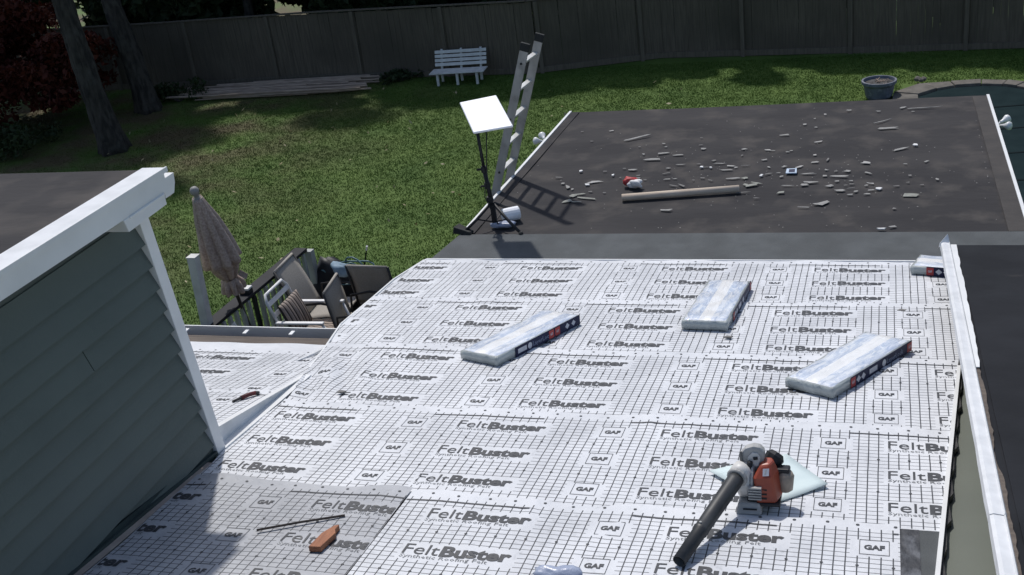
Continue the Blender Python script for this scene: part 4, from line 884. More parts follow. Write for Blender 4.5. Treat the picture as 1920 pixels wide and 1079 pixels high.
# ================================================================== THINGS ON THE ROOFS
# ---- satellite dish on tripod
BZ = FZ+0.006
dp = at(929, 426, BZ); D = empty('satellite_dish', dp); tag(D, 'white rectangular satellite dish on a black tripod at the roof edge', 'satellite dish')
def loc(p): return Vector(p)-dp
hub = Vector((-0.055, 0.0, 0.98))
MB().tube([(0, 0, 0.20), hub*0.62+Vector((0, 0, 0.0))], 0.022, 10).build('lower_pole', PLAST, D, smooth=True)
MB().tube([hub*0.58, hub+Vector((0, 0, 0.08))], 0.016, 10).build('upper_pole', PLAST, D, smooth=True)
for q, r in ((0.30, 0.032), (0.62, 0.030), (0.45, 0.028)): MB().lathe([(r, -0.03), (r+0.004, 0), (r, 0.03)], hub*q+Vector((0.0, 0, 0.0)), 10).build('collar', PLAST, D)
MB().tube([hub*0.62, hub*0.62+Vector((-0.07, -0.02, 0.005))], 0.012, 6).build('clamp_knob', PLAST, D); MB().tube([hub*0.45, hub*0.45+Vector((-0.06, -0.03, 0.0))], 0.012, 6).build('clamp_knob', PLAST, D)
feet = [loc(at(868, 440, BZ)), loc(at(977, 440, BZ)), Vector((0.10, 0.42, 0))]
for f in feet:
    MB().tube([(f.x*0.06, f.y*0.06, 0.25), f*0.55+Vector((0, 0, 0.115)), f+Vector((0, 0, 0.012))], 0.015, 8).build('leg', PLAST, D, smooth=True)
    MB().tube([(f.x*0.05, f.y*0.05, 0.06), f*0.5+Vector((0, 0, 0.12))], 0.008, 6).build('brace', PLAST, D); MB().lathe([(0.022, 0), (0.024, 0.02), (0.014, 0.03)], f, 10).build('rubber_foot', RUBBER, D)
MB().tube([(0, 0, 0.03), (0, 0, 0.24)], 0.028, 10).build('hub', PLAST, D)
FLc, FRc, NRc, NLc = atY(861, 192, 10.46), atY(930, 178, 10.50), atY(962, 236, 9.99), atY(887, 249, 9.95)
V = [loc(p) for p in (NLc, NRc, FRc, FLc)]; nrm = (V[1]-V[0]).cross(V[3]-V[0]).normalized()
MB().prism([p-nrm*0.022 for p in V], V).build('panel', DISHW, D, bevel=0.010)
cc = sum(V, Vector())/4; MB().tube([hub, cc-nrm*0.03], 0.03, 8).build('mount', PLAST, D)
VV = [cc+(p-cc)*0.75-nrm*0.045 for p in V]; MB().prism(VV, [p+nrm*0.022 for p in VV]).build('back_housing', LGREY, D)
MB().tube([cc-nrm*0.04, hub*0.7+Vector((0.05, -0.03, 0)), hub*0.35+Vector((-0.03, -0.05, 0)), (0.05, -0.06, 0.06), (0.10, 0.02, 0.012), (0.2, 0.10, 0.012)], 0.006, 6).build('cable', PLAST, D, smooth=True)
q = at(955, 416, BZ); b_ = MB().lathe([(0.055, 0), (0.07, 0.01), (0.07, 0.17), (0.055, 0.18)], (0, 0, 0.07), 16, (0.85, 0.5, 0)); o = b_.build('white_bucket', DISHW, smooth=False); o.location = q+Vector((-0.06, -0.02, 0)); tag(o, 'small white tub lying on its side behind the dish tripod', 'tub')
q = at(938, 428, BZ); o = lump('plastic_pouch', (q.x+0.03, q.y+0.02, BZ+0.03), (0.13, 0.06, 0.035), BAGP, 21, 'pale grey plastic pouch lying under the dish tripod', 'pouch')
q = at(868, 441, BZ); b_ = MB(); V = [Vector((-0.10, -0.02, 0)), Vector((0.10, -0.05, 0)), Vector((0.11, 0.02, 0)), Vector((-0.05, 0.07, 0))]; b_.prism(V, [V[0]+Vector((0.01, 0.01, 0.07)), V[1]+Vector((-0.02, 0.01, 0.03)), V[2]+Vector((0, 0, 0.02)), V[3]+Vector((0, 0, 0.08))]); o = b_.build('rubber_wedge', RUBBER, bevel=0.006); o.location = q+Vector((-0.01, 0.03, 0.006)); tag(o, 'black rubber wedge at the left foot of the dish tripod', 'wedge')

# ---- extension ladder leaning on the flat roof's left edge
E0 = Vector((-3.965, 11.14, FZ)); E1 = Vector((-3.945, 11.62, FZ)); T0 = atY(985, 84, 11.14); T1 = atY(1012, 66, 11.62)
LD = empty('ladder', (E0.x-1.0, 11.4, 0)); tag(LD, 'aluminium extension ladder leaning against the left edge of the flat roof', 'ladder')
lo_ = Vector(LD.location); ends = []
for E_, T_ in ((E0, T0), (E1, T1)):
    d = (T_-E_).normalized(); ft = E_+d*(-(FZ-0.02)/d.z); ends.append((ft, T_, d))
    px = Vector((0, 1, 0)); nx = d.cross(px).normalized()
    b_ = MB(); a = ft-lo_; L_ = (T_-ft); w_ = nx*0.088; k = 0.022
    b_.frame_box(a-w_/2-px*0.014, L_, w_, px*0.004); b_.frame_box(a-w_/2-px*0.010, L_, nx*0.006, px*k); b_.frame_box(a+w_/2-nx*0.006-px*0.010, L_, nx*0.006, px*k)
    b_.build('rail', ALU, LD)
    MB().frame_box(T_-lo_-w_*0.56-px*0.018-d*0.07, d*0.085, w_*1.12, px*0.036).build('end_cap', RUBBER, LD, bevel=0.006)
    fb = MB(); fb.frame_box(ft-lo_-w_*0.6-px*0.03, w_*1.2, px*0.06, Vector((0, 0, 0.04))); fb.build('foot', RUBBER, LD)
    # outer section rail behind, ending lower
    b2_ = MB(); a = ft-lo_-nx*0.095; L2 = L_*0.60; b2_.frame_box(a-w_/2-px*0.014, L2, w_, px*0.004); b2_.frame_box(a-w_/2-px*0.010, L2, nx*0.006, px*k); b2_.build('rail', ALU, LD)
(f0, t0, d0), (f1, t1, d1) = ends; n_ = int((t0-f0).length/0.305)
for i in range(n_):
    s_ = 0.20+i*0.305; a = t0-d0*s_-lo_; c = t1-d1*s_-lo_; nx = d0.cross(Vector((0, 1, 0))).normalized()
    b_ = MB(); b_.frame_box(a+Vector((0, 0.0, 0))-nx*0.022-d0*0.012, c-a, nx*0.05, d0*0.024); b_.build('rung', ALUB, LD, bevel=0.004)
    if i % 2 == 0: MB().tube([a-Vector((0, 0.024, 0)), a-Vector((0, 0.012, 0))], 0.012, 8).build('rung_end', RUBBER, LD)

# ---- flood lights on the fascia
def flood(base, aims, label):
    T = empty('flood_light', base); T.scale = (0.72,)*3; tag(T, label, 'lamp', 'twin flood lights on the flat roof fascia'); s_ = -1 if base.x < -1 else 1
    MB().lathe([(0.055, 0), (0.055, 0.02), (0.03, 0.035)], (0, 0, 0), 14, (s_, 0, 0)).build('base_plate', WHITE, T)
    for a in aims:
        a = Vector(a); d = a.normalized(); MB().tube([(s_*0.03, 0, 0), a*0.5], 0.014, 8).build('arm', WHITE, T)
        MB().lathe([(0.022, -0.03), (0.026, 0.0), (0.03, 0.03), (0.055, 0.08), (0.066, 0.105), (0.06, 0.13), (0.03, 0.145), (0.005, 0.15)], a*0.5, 16, d).build('bulb', BULB, T, smooth=True)
fl1 = at(1034, 254, FZ-0.05); flood(Vector((-3.90, fl1.y-0.15, FZ-0.08)), [(-0.13, 0.20, 0.05), (-0.14, -0.10, 0.05)], 'twin white flood light under the left edge of the flat roof')
fl2 = at(1868, 228, FZ-0.05); flood(Vector((1.14, fl2.y-0.05, FZ-0.08)), [(0.22, 0.16, 0.06), (0.22, -0.16, 0.04)], 'twin white flood light on the right edge of the flat roof')

# ---- shingle bundles
T_G2 = text_mesh('GAF', 0.032, 0.020, 0.02, 1); T_LL = text_mesh('LayerLock', 0.22, 0.034, 0.015, 1)
def bundle(u, v, ang, label, flip=False, sh=0.0):
    """wrapped bundle, 1.0 m long; near right corner at (u, v); long axis turned clockwise by ang from down-slope"""
    d = Vector((math.sin(ang), math.cos(ang))); r = Vector((d.y, -d.x)); w_, L_, h_ = 0.335, 1.0, 0.078
    c = Vector((u, v))+d*L_/2-r*w_/2
    X = Vector((r.x, 0, 0))+e_d*r.y; Y = Vector((d.x, 0, 0))+e_d*d.y; M4 = Matrix((X, Y, e_n)).transposed().to_4x4(); M4.translation = FP(c.x, c.y, 0.010)
    T = empty('shingle_bundle'); T.matrix_world = M4; tag(T, label, 'shingle bundle', 'wrapped shingle bundles on the felted roof')
    nz = smoothnoise(int(abs(u)*100)); nu, nv = 12, 30; V = []; F = []
    for j in range(nv+1):
        for i in range(nu+1):
            a, b2 = i/nu, j/nv; edge = min(a, 1-a, (b2)*L_/w_, (1-b2)*L_/w_); x = (a-0.5)*w_; y = (b2-0.5)*L_
            V.append((x, y, h_-0.010*math.exp(-edge*26)+0.0035*nz(x*9, y*5)))
    for j in range(nv):
        for i in range(nu): k = j*(nu+1)+i; F.append((k, k+1, k+nu+2, k+nu+1))
    rim = [i for i in range(nu+1)]+[j*(nu+1)+nu for j in range(1, nv+1)]+[nv*(nu+1)+i for i in range(nu-1, -1, -1)]+[j*(nu+1) for j in range(nv-1, 0, -1)]
    b0 = len(V); rr = random.Random(3)
    for lv, (z, s_) in enumerate(((0.045, 1.012), (0.006, 1.0))):
        for i in rim: x, y, _ = V[i]; V.append((x*s_+rr.uniform(-.002, .002), y*(1+(s_-1)*0.4)+rr.uniform(-.003, .003), z))
    n_ = len(rim)
    for k in range(n_):
        k2 = (k+1) % n_; F.append((rim[k2], rim[k], b0+k, b0+k2)); F.append((b0+k2, b0+k, b0+n_+k, b0+n_+k2))
    F.append(tuple(b0+n_+k for k in range(n_-1, -1, -1)))
    MB().add(V, F).build('wrapped_stack', WRAP, T, smooth=True)
    xs = w_/2+0.006; sgn = -1 if flip else 1
    def panel(name, y0, y1, z0, z1, mat, out=0.0): MB().frame_box((xs+out, y0+sh, z0), (0.0015, 0, 0), (0, y1-y0, 0), (0, 0, z1-z0)).build(name, mat, T)
    panel('side_label', -0.30, 0.495, 0.001, 0.076, NAVY)
    reds = ((-0.30, -0.245), (0.43, 0.492)) if not flip else ((0.10, 0.16), (0.175, 0.235))
    for a, c2 in reds:
        panel('red_patch', a, c2, 0.007, 0.069, REDM, 0.002)
        b_ = MB(); b_.add([(xs+0.0042, (a+c2)/2-0.016+x+sh, 0.030+y) for x, y in T_G2[0]], T_G2[1]); b_.build('logo_print', WPRINT, T)
    for cy in ((-0.205, -0.145) if not flip else (0.33, 0.41)):
        b_ = MB(); b_.add([(xs+0.0025, cy+sh+dy*0.027, 0.038+dz*0.024) for dy, dz in ((0, -1), (1, 0), (0, 1), (-1, 0))], [(0, 1, 2, 3)]); b_.build('diamond_print', WPRINT, T)
    a = -0.07 if not flip else -0.27; panel('info_print', a, a+0.10, 0.022, 0.056, WPRINT, 0.0018)
    ty = 0.12 if not flip else -0.13
    b_ = MB(); b_.lathe([(0.0, 0), (0.024, 0.0001), (0.024, 0.0006), (0.0, 0.0008)], (xs+0.002, ty, 0.038), 12, (1, 0, 0)); b_.build('round_print', WPRINT, T)
    b_ = MB(); b_.add([(xs+0.0025, ty+0.035+x, 0.022+y) for x, y in T_LL[0]], T_LL[1]); b_.build('name_print', BPRINT, T)
n1 = felt(933, 691); bundle(n1[0], n1[1], rad(21.5), 'wrapped shingle bundle left of centre, the leftmost on the felted roof', True)
n2 = felt(1562, 752); bundle(n2[0], n2[1], rad(28.0), 'wrapped shingle bundle nearest the camera, beside the right roof edge')
n3 = felt(1364, 624); bundle(n3[0], n3[1], rad(3.5), 'wrapped shingle bundle in the middle, lying straight down the slope')
n4 = felt(1707, 517); bundle(n4[0], n4[1], rad(104), 'wrapped shingle bundle half hidden behind the white rake edge of the right roof', False, -0.075)

# ---- leaf blower on a pale board
pq = [(-0.892, 5.792), (-0.499, 6.061), (-0.263, 5.719), (-0.548, 5.473)]
b_ = MB(); nn = 8; V = []; F = []; P4 = [FP(u, v, 0.012) for u, v in pq]
for j in range(nn+1):
    for i in range(nn+1): a, c = i/nn, j/nn; p = P4[0].lerp(P4[1], a).lerp(P4[3].lerp(P4[2], a), c); V.append(p+e_n*(0.010*a*a+0.012*(1-a)*(1-c)**2+0.004*math.sin(a*4+c*3)))
for j in range(nn):
    for i in range(nn): k = j*(nn+1)+i; F.append((k, k+nn+1, k+nn+2, k+1))
o = b_.add(V, F).build('board_sheet', PAPER, smooth=True); md = o.modifiers.new('t', 'SOLIDIFY'); md.thickness = 0.004; tag(o, 'pale aqua sheet lying on the felt under the leaf blower', 'sheet')
def blower():
    c = FP(-0.595, 5.47, 0.018); T = empty('leaf_blower'); M4 = Matrix(((1, 0, 0), tuple(e_d), tuple(e_n))).transposed().to_4x4(); M4.translation = c; M4 = M4 @ Matrix.Scale(0.86, 4); T.matrix_world = M4
    tag(T, 'orange and white leaf blower with a long black tube', 'leaf blower')
    V3 = lambda *a: Vector(a)
    # fan housing: snail shaped disc, axis across
    b_ = MB(); n_ = 28; A = []; B2 = []
    for k in range(n_):
        a = k*2*math.pi/n_; r = 0.100+0.026*(k/n_); A.append(V3(-0.115, math.cos(a)*r*0.9, 0.165+math.sin(a)*r)); B2.append(V3(-0.035, math.cos(a)*r*0.9, 0.165+math.sin(a)*r))
    b_.prism(A, B2); b_.build('fan_housing', WCAS, T, bevel=0.02)
    MB().lathe([(0.10, 0), (0.098, 0.012), (0.07, 0.02), (0.02, 0.022)], (-0.034, 0, 0.165), 24, (1, 0, 0)).build('housing_cover', LGREY, T)
    for i in range(5): MB().box(-0.045, -0.128, 0.085+i*0.017, 0.03, -0.100, 0.094+i*0.017).build('cooling_fin', LGREY, T)
    MB().box(-0.055, -0.105, 0.055, 0.035, -0.06, 0.085).build('intake', PLAST, T, bevel=0.008)
    # orange engine shroud
    P_ = [V3(0, -0.115, 0.055), V3(0.115, -0.110, 0.060), V3(0.145, -0.02, 0.075), V3(0.135, 0.08, 0.075), V3(0.0, 0.09, 0.07)]
    Q_ = [V3(-0.02, -0.095, 0.205), V3(0.085, -0.090, 0.215), V3(0.120, -0.01, 0.225), V3(0.105, 0.055, 0.225), V3(-0.01, 0.065, 0.22)]
    R_ = [V3(0.020, -0.050, 0.275), V3(0.072, -0.045, 0.285), V3(0.090, 0.0, 0.29), V3(0.080, 0.04, 0.29), V3(0.020, 0.045, 0.285)]
    b_ = MB(); V = P_+Q_+R_; F = [(4, 3, 2, 1, 0), (10, 11, 12, 13, 14)]
    for L0 in (0, 5):
        for k in range(5): F.append((L0+k, L0+(k+1) % 5, L0+5+(k+1) % 5, L0+5+k))
    b_.add(V, F).build('engine_cover', ORANGE, T, bevel=0.014)
    for i, z in enumerate((0.085, 0.110, 0.135, 0.16)):
        f = (z-0.055)/0.15; y = -0.115+0.03*f-0.003; MB().box(0.012, y, z, 0.060, y+0.010, z+0.010).build('vent_slot', PLAST, T)
    MB().frame_box(V3(0.085, -0.106, 0.075), V3(0.028, 0.022, 0), V3(0, 0.006, 0.018), V3(0.003, -0.004, 0.001)).build('vent_slot', PLAST, T); MB().frame_box(V3(0.085, -0.099, 0.115), V3(0.024, 0.022, 0), V3(0, 0.006, 0.016), V3(0.003, -0.004, 0.001)).build('vent_slot', PLAST, T)
    MB().frame_box(V3(0.036, -0.088, 0.222), V3(0.036, 0.001, 0.004), V3(0.0, 0.024, 0.036), V3(0.0, -0.003, 0.0022)).build('label_plate', WPRINT, T); MB().frame_box(V3(0.046, -0.0845, 0.2320), V3(0.008, 0.0, 0.0008), V3(0.006, 0.015, 0.0225), V3(0, -0.0015, 0.001)).build('label_mark', LGREY, T)
    MB().frame_box(V3(-0.005, -0.118, 0.040), V3(0.14, 0.0, 0.0), V3(0, 0.20, 0), V3(0, 0, 0.022)).build('sump', PLAST, T, bevel=0.006)
    MB().lathe([(0.03, 0), (0.055, 0.01), (0.06, 0.05), (0.04, 0.075)], (0.07, 0.06, 0.235), 10, (0.5, 0.5, 0.7)).build('muffler', PLAST, T)
    MB().box(0.105, -0.01, 0.205, 0.185, 0.06, 0.235).build('starter_grip', PLAST, T, bevel=0.010)
    MB().lathe([(0.035, 0), (0.05, 0.015), (0.05, 0.10), (0.035, 0.125)], (0.150, 0.02, 0.085), 12, (0.1, 0, 1)).build('fuel_tank', TANK, T, smooth=True)
    # grey loop handle
    ol = [(-0.085, 0.19), (-0.104, 0.27), (-0.098, 0.325), (-0.070, 0.358), (-0.025, 0.374), (0.018, 0.368), (0.040, 0.340), (0.042, 0.300), (0.030, 0.240), (0.010, 0.20)]
    MB().prism([V3(x, -0.008, z) for x, z in ol], [V3(x*0.97, 0.055, z) for x, z in ol]).build('handle', LGREY, T, bevel=0.014)
    il = [(-0.052, 0.235), (-0.058, 0.30), (-0.030, 0.336), (0.004, 0.334), (0.018, 0.305), (0.008, 0.25)]
    MB().prism([V3(x, -0.016, z) for x, z in il], [V3(x, -0.006, z) for x, z in il]).build('handle_inset', WCAS, T, bevel=0.004)
    MB().frame_box(V3(-0.100, -0.020, 0.215), V3(0.016, 0, 0), V3(0, 0.012, 0), V3(-0.004, 0, 0.125)).build('grip_rib', pm('mid grey rib', (0.16, 0.16, 0.155), (0.12, 0.12, 0.115), scale=9, rough=0.6), T, bevel=0.004)
    MB().tube([V3(-0.052, -0.035, 0.225), V3(-0.040, -0.032, 0.285)], [0.020, 0.016], 8).build('throttle_grip', PLAST, T, smooth=True)
    MB().tube([V3(-0.022, -0.020, 0.300), V3(0.002, -0.020, 0.304)], 0.010, 8).build('trigger', PLAST, T, smooth=True)
    b_ = MB(); b_.prism([V3(-0.12, -0.155, 0), V3(0.035, -0.150, 0), V3(0.035, 0.05, 0), V3(-0.12, 0.05, 0)], [V3(-0.105, -0.125, 0.062), V3(0.02, -0.12, 0.062), V3(0.02, 0.03, 0.062), V3(-0.105, 0.03, 0.062)]); b_.build('foot', LGREY, T, bevel=0.010)
    MB().frame_box(V3(-0.075, -0.146, 0.028), V3(0.08, 0.002, 0), V3(0, 0.004, 0.008), V3(0, -0.004, 0.001)).build('foot_groove', PLAST, T)
    te = FP(*felt(1274, 1069), 0.045); te = M4.inverted() @ te
    s0 = V3(-0.080, -0.03, 0.225); s1 = V3(-0.098, -0.055, 0.218); d = (te-s1).normalized()
    MB().tube([s0, s1, s1+d*0.05], [0.066, 0.064, 0.058], 16).build('outlet', WCAS, T, smooth=True)
    MB().lathe([(0.058, -0.014), (0.063, -0.008), (0.063, 0.008), (0.058, 0.014)], s1+d*0.04, 16, d).build('clamp_ring', LGREY, T)
    L_ = (te-s1).length; tb = MB(); prof = [(0.0, 0.047), (0.05, 0.049), (0.45, 0.045), (0.62, 0.043), (0.63, 0.046), (0.66, 0.046), (0.67, 0.041), (1.0, 0.038)]
    tb.tube([s1+d*(0.05+(L_-0.05)*q) for q, _ in prof], [r for _, r in prof], 18, cap=False); o = tb.build('tube', TUBEM, T, smooth=True); md = o.modifiers.new('t', 'SOLIDIFY'); md.thickness = 0.004
    p = s1+d*(0.05+(L_-0.05)*0.64); MB().tube([p+V3(0, 0, 0.044), p+V3(0.0, 0, 0.054)], 0.008, 6).build('tube_lug', LGREY, T)
blower()

# ---- small things on the felt
def onfelt(name, pts, th, mat, label, cat, lift=0.014, bevel=0.0):
    c = sum((Vector(p) for p in pts), Vector((0, 0)))/len(pts); o = FP(c.x, c.y, lift); b_ = MB(); b_.prism([FP(u, v, lift)-o for u, v in pts], [FP(u, v, lift+th)-o for u, v in pts]); x = b_.build(name, mat, bevel=bevel); x.location = o; return tag(x, label, cat)
onfelt('wood_block', [(-2.752, 4.650), (-2.688, 4.655), (-2.672, 4.80), (-2.690, 4.835), (-2.690, 4.885), (-2.712, 4.875), (-2.745, 4.79)][::1], 0.032, BLOCKW, 'small red brown wood offcut lying on the greyer felt', 'wood block', 0.016, 0.003)
sa, sb_ = FP(-3.13, 4.795, 0.028), FP(-2.72, 5.015, 0.028); o = MB().tube([sa-sa, (sb_-sa)*0.5+e_n*0.004, sb_-sa], 0.0065, 6).build('thin_rod', pm('dark brown stick', (0.030, 0.024, 0.022), (0.05, 0.04, 0.035), scale=9, rough=0.8)); o.location = sa; tag(o, 'thin dark rod lying across the greyer felt above the wood offcut', 'rod')
q = FP(-1.43, 4.61, 0.03); lump('plastic_bag', q, (0.115, 0.05, 0.05), BAGP, 33, 'pale blue plastic bag at the bottom edge in front of the felt', 'bag', 0.25)
for px, py, lab in ((1365, 636, 'dark chip of debris on the felt just in front of the middle bundle'), (1690, 586, 'dark chip of debris on the felt logo near the right roof'), (640, 739, 'tiny dark chip on the felt near the left valley')):
    u, v = felt(px, py); onfelt('debris_chip', [(u-0.03, v-0.01), (u+0.02, v-0.02), (u+0.035, v+0.012), (u-0.01, v+0.022)], 0.008, SCR[2], lab, 'debris', 0.012)
# pry bar with red grip on the porch felt
d0_, d1_ = on_porch(437, 757), on_porch(487, 742); PB = empty('pry_bar', d0_); tag(PB, 'short curved tool with a red grip lying on the porch felt', 'tool'); dd = d1_-d0_
MB().tube([Vector((0, 0, 0.016)), dd*0.15+Vector((0, 0, 0.020)), dd*0.35+Vector((0, 0, 0.024))], [0.008, 0.009, 0.012], 7).build('claw', DARKM, PB, smooth=True)
MB().tube([dd*0.33+Vector((0, 0, 0.024)), dd*0.6+Vector((0, 0.012, 0.026)), dd*0.84+Vector((0, 0.012, 0.024))], 0.015, 8).build('grip', pm('dark red grip', (0.14, 0.02, 0.022), (0.08, 0.015, 0.018), scale=9, rough=0.6), PB, smooth=True)
MB().tube([dd*0.82+Vector((0, 0.012, 0.024)), dd+Vector((0, 0, 0.022))], [0.016, 0.012], 8).build('end_cap', DARKM, PB, smooth=True)

# ---- things on the flat roof
a, c = at(1166, 371, BZ+0.035), at(1386, 354, BZ+0.035); TB = empty('cardboard_tube', (a.x, a.y, BZ)); tag(TB, 'long pale cardboard tube lying among the scraps on the flat roof', 'tube'); d = c-a
o = MB().tube([Vector((0, 0, 0.035)), Vector((0, 0, 0.035))+d*0.5, Vector((0, 0, 0.035))+d], 0.036, 16, cap=False).build('tube_wall', CARD, TB, smooth=True); md = o.modifiers.new('t', 'SOLIDIFY'); md.thickness = 0.006
MB().lathe([(0.0, 0), (0.027, 0.001), (0.027, 0.004), (0, 0.005)], Vector((0, 0, 0.035))+d*0.015, 14, d).build('end_plug', WOOD, TB)
q = at(1187, 352, BZ); BG = empty('crumpled_bag', q); tag(BG, 'crumpled red and white snack bag beside the cardboard tube', 'bag')
o = lump('white_side', (0, 0, 0), (0.075, 0.055, 0.05), SCRW, 51, None, None, 0.3); o.parent = BG; o.location = (0.03, -0.02, 0.045)
o = lump('red_side', (0, 0, 0), (0.085, 0.05, 0.045), REDM, 52, None, None, 0.3); o.parent = BG; o.location = (-0.025, 0.03, 0.055)
q = at(1484, 324, BZ); PK = empty('packet', q); tag(PK, 'small blue and white packet among the shingle scraps', 'packet')
MB().prism([(-0.055, -0.045, 0.004), (0.055, -0.05, 0.004), (0.05, 0.045, 0.004), (-0.05, 0.05, 0.004)], [(-0.055, -0.045, 0.012), (0.055, -0.05, 0.016), (0.05, 0.045, 0.03), (-0.05, 0.05, 0.026)]).build('wrapper', pm('pale blue wrapper', (0.45, 0.56, 0.68), (0.36, 0.46, 0.58), scale=10, rough=0.4), PK)
MB().frame_box((-0.025, -0.03, 0.0150), (0.06, -0.003, 0.002), (0, 0.06, 0.010), (0, -0.0006, 0.0025)).build('printed_patch', NAVY, PK)

# torn shingle scraps: (x px, y px, width px, depth px, slant, tone, label)
Z4 = (1040, 190, 4.315); Z5 = (1280, 240, 5.396); Z6 = (1500, 180, 4.15)
sc = []
def S(Z, L_): sc.extend([(Z[0]+x/Z[2], Z[1]+y/Z[2], w_/Z[2], h/Z[2], sl, t, lb) for x, y, w_, h, sl, t, lb in L_])
S(Z4, [(225, 250, 30, 10, 0, 2, 0), (460, 243, 34, 14, 0.2, 1, 0), (300, 328, 24, 9, 0, 2, 0), (670, 303, 240, 15, 0.24, 0, 'longest grey shingle strip lying alone toward the back of the flat roof'), (880, 347, 30, 10, 0, 0, 0), (902, 372, 24, 10, 0, 0, 0), (885, 424, 92, 18, 0.1, 0, 0), (790, 476, 130, 22, -0.02, 0, 'long grey shingle scrap above the red and white bag'), (1000, 440, 90, 18, 0, 0, 0), (1015, 517, 75, 13, 0, 0, 0), (718, 432, 22, 16, 0, 0, 0), (685, 372, 20, 10, 0, 2, 0), (212, 573, 26, 22, 0, 4, 'small white scrap left of the debris, above the curled strip'), (262, 682, 44, 22, 0.1, 4, 0), (325, 656, 105, 26, 0.05, 1, 0), (472, 605, 24, 20, 0, 4, 0), (72, 668, 34, 20, 0, 0, 0), (105, 695, 90, 20, -0.5, 0, 0), (142, 716, 22, 24, 0, 0, 0),
    (95, 812, 70, 34, 0.1, 3, 'pale broken shingle piece near the dish tripod, leftmost of the debris'), (150, 770, 60, 50, 0.6, 3, 0), (200, 757, 80, 20, 0.1, 3, 0), (260, 788, 190, 18, -0.12, 3, 'long curled grey shingle strip left of the cardboard tube'), (175, 818, 70, 12, 0, 3, 0), (625, 560, 72, 20, 0, 0, 0), (675, 605, 34, 14, 0, 2, 0), (678, 625, 38, 12, 0, 0, 0), (530, 622, 24, 10, 0, 2, 0), (730, 640, 34, 10, 0, 2, 0), (405, 572, 28, 10, 0, 2, 0), (565, 548, 36, 10, 0, 2, 0), (905, 588, 60, 10, 0.1, 2, 0), (910, 635, 46, 12, 0, 0, 0), (970, 632, 34, 10, 0, 0, 0), (890, 885, 95, 26, -0.05, 0, 'grey shingle scrap lying alone in front of the cardboard tube'), (290, 735, 44, 16, 0, 2, 0), (400, 745, 34, 10, 0, 2, 0), (30, 620, 66, 12, 0, 2, 0), (920, 545, 30, 26, 0.5, 2, 0), (970, 690, 100, 14, -0.2, 2, 0), (1030, 685, 90, 14, -0.4, 2, 0)])
S(Z5, [(190, 105, 30, 12, 0, 2, 0), (185, 178, 44, 12, 0.1, 2, 0), (210, 217, 44, 22, 0, 0, 0), (620, 222, 52, 22, 0.3, 0, 0), (605, 283, 34, 16, 0.4, 2, 0), (860, 230, 54, 18, 0, 1, 0), (905, 235, 50, 9, 0, 0, 0), (1065, 248, 34, 12, 0, 0, 0), (1103, 235, 34, 14, 0, 0, 0), (1025, 78, 130, 22, 0.05, 0, 'flat grey shingle strip in the middle toward the back of the flat roof'), (830, 328, 56, 24, 0.2, 0, 0), (195, 405, 34, 28, 0, 4, 'round white scrap above the cardboard tube'), (285, 410, 26, 18, 0, 4, 0), (240, 402, 60, 10, 0, 2, 0), (370, 365, 130, 14, 0, 0, 0), (320, 335, 40, 24, 0.3, 2, 0), (485, 390, 90, 20, -0.15, 1, 0), (540, 405, 34, 20, 0, 1, 0), (460, 430, 130, 18, 0, 0, 0), (640, 387, 90, 10, 0, 2, 0), (875, 402, 36, 16, -0.4, 0, 0), (1025, 397, 56, 26, 0.4, 0, 0), (1175, 400, 92, 20, 0.25, 1, 'pale shingle sliver just behind the blue packet'), (1270, 468, 120, 13, 0, 0, 0), (490, 518, 155, 22, 0.05, 0, 0), (635, 512, 80, 46, 0.3, 3, 'greenish crumpled shingle heap at the right end of the cardboard tube'), (690, 585, 120, 40, 0.2, 3, 0), (735, 560, 120, 16, -0.2, 3, 0), (640, 580, 60, 30, -0.3, 3, 0), (795, 490, 32, 30, 0, 4, 'bright white scrap between the tube end and the blue packet'), (865, 470, 92, 18, 0.25, 2, 0), (970, 460, 40, 14, 0, 0, 0), (995, 497, 50, 20, 0.3, 0, 0), (1055, 590, 110, 16, 0, 0, 0), (1225, 582, 100, 34, 0.1, 0, 0), (1310, 555, 110, 22, 0.1, 0, 0), (985, 660, 82, 32, 0.1, 3, 0), (590, 660, 140, 14, 0.08, 2, 0), (745, 715, 60, 12, 0, 2, 0), (200, 512, 56, 20, 0, 2, 0), (280, 535, 60, 12, -0.2, 2, 0), (1230, 808, 150, 9, 0, 0, 0), (160, 370, 40, 12, 0, 2, 0), (110, 535, 30, 14, 0, 2, 0), (1340, 278, 30, 22, 0, 1, 0)])
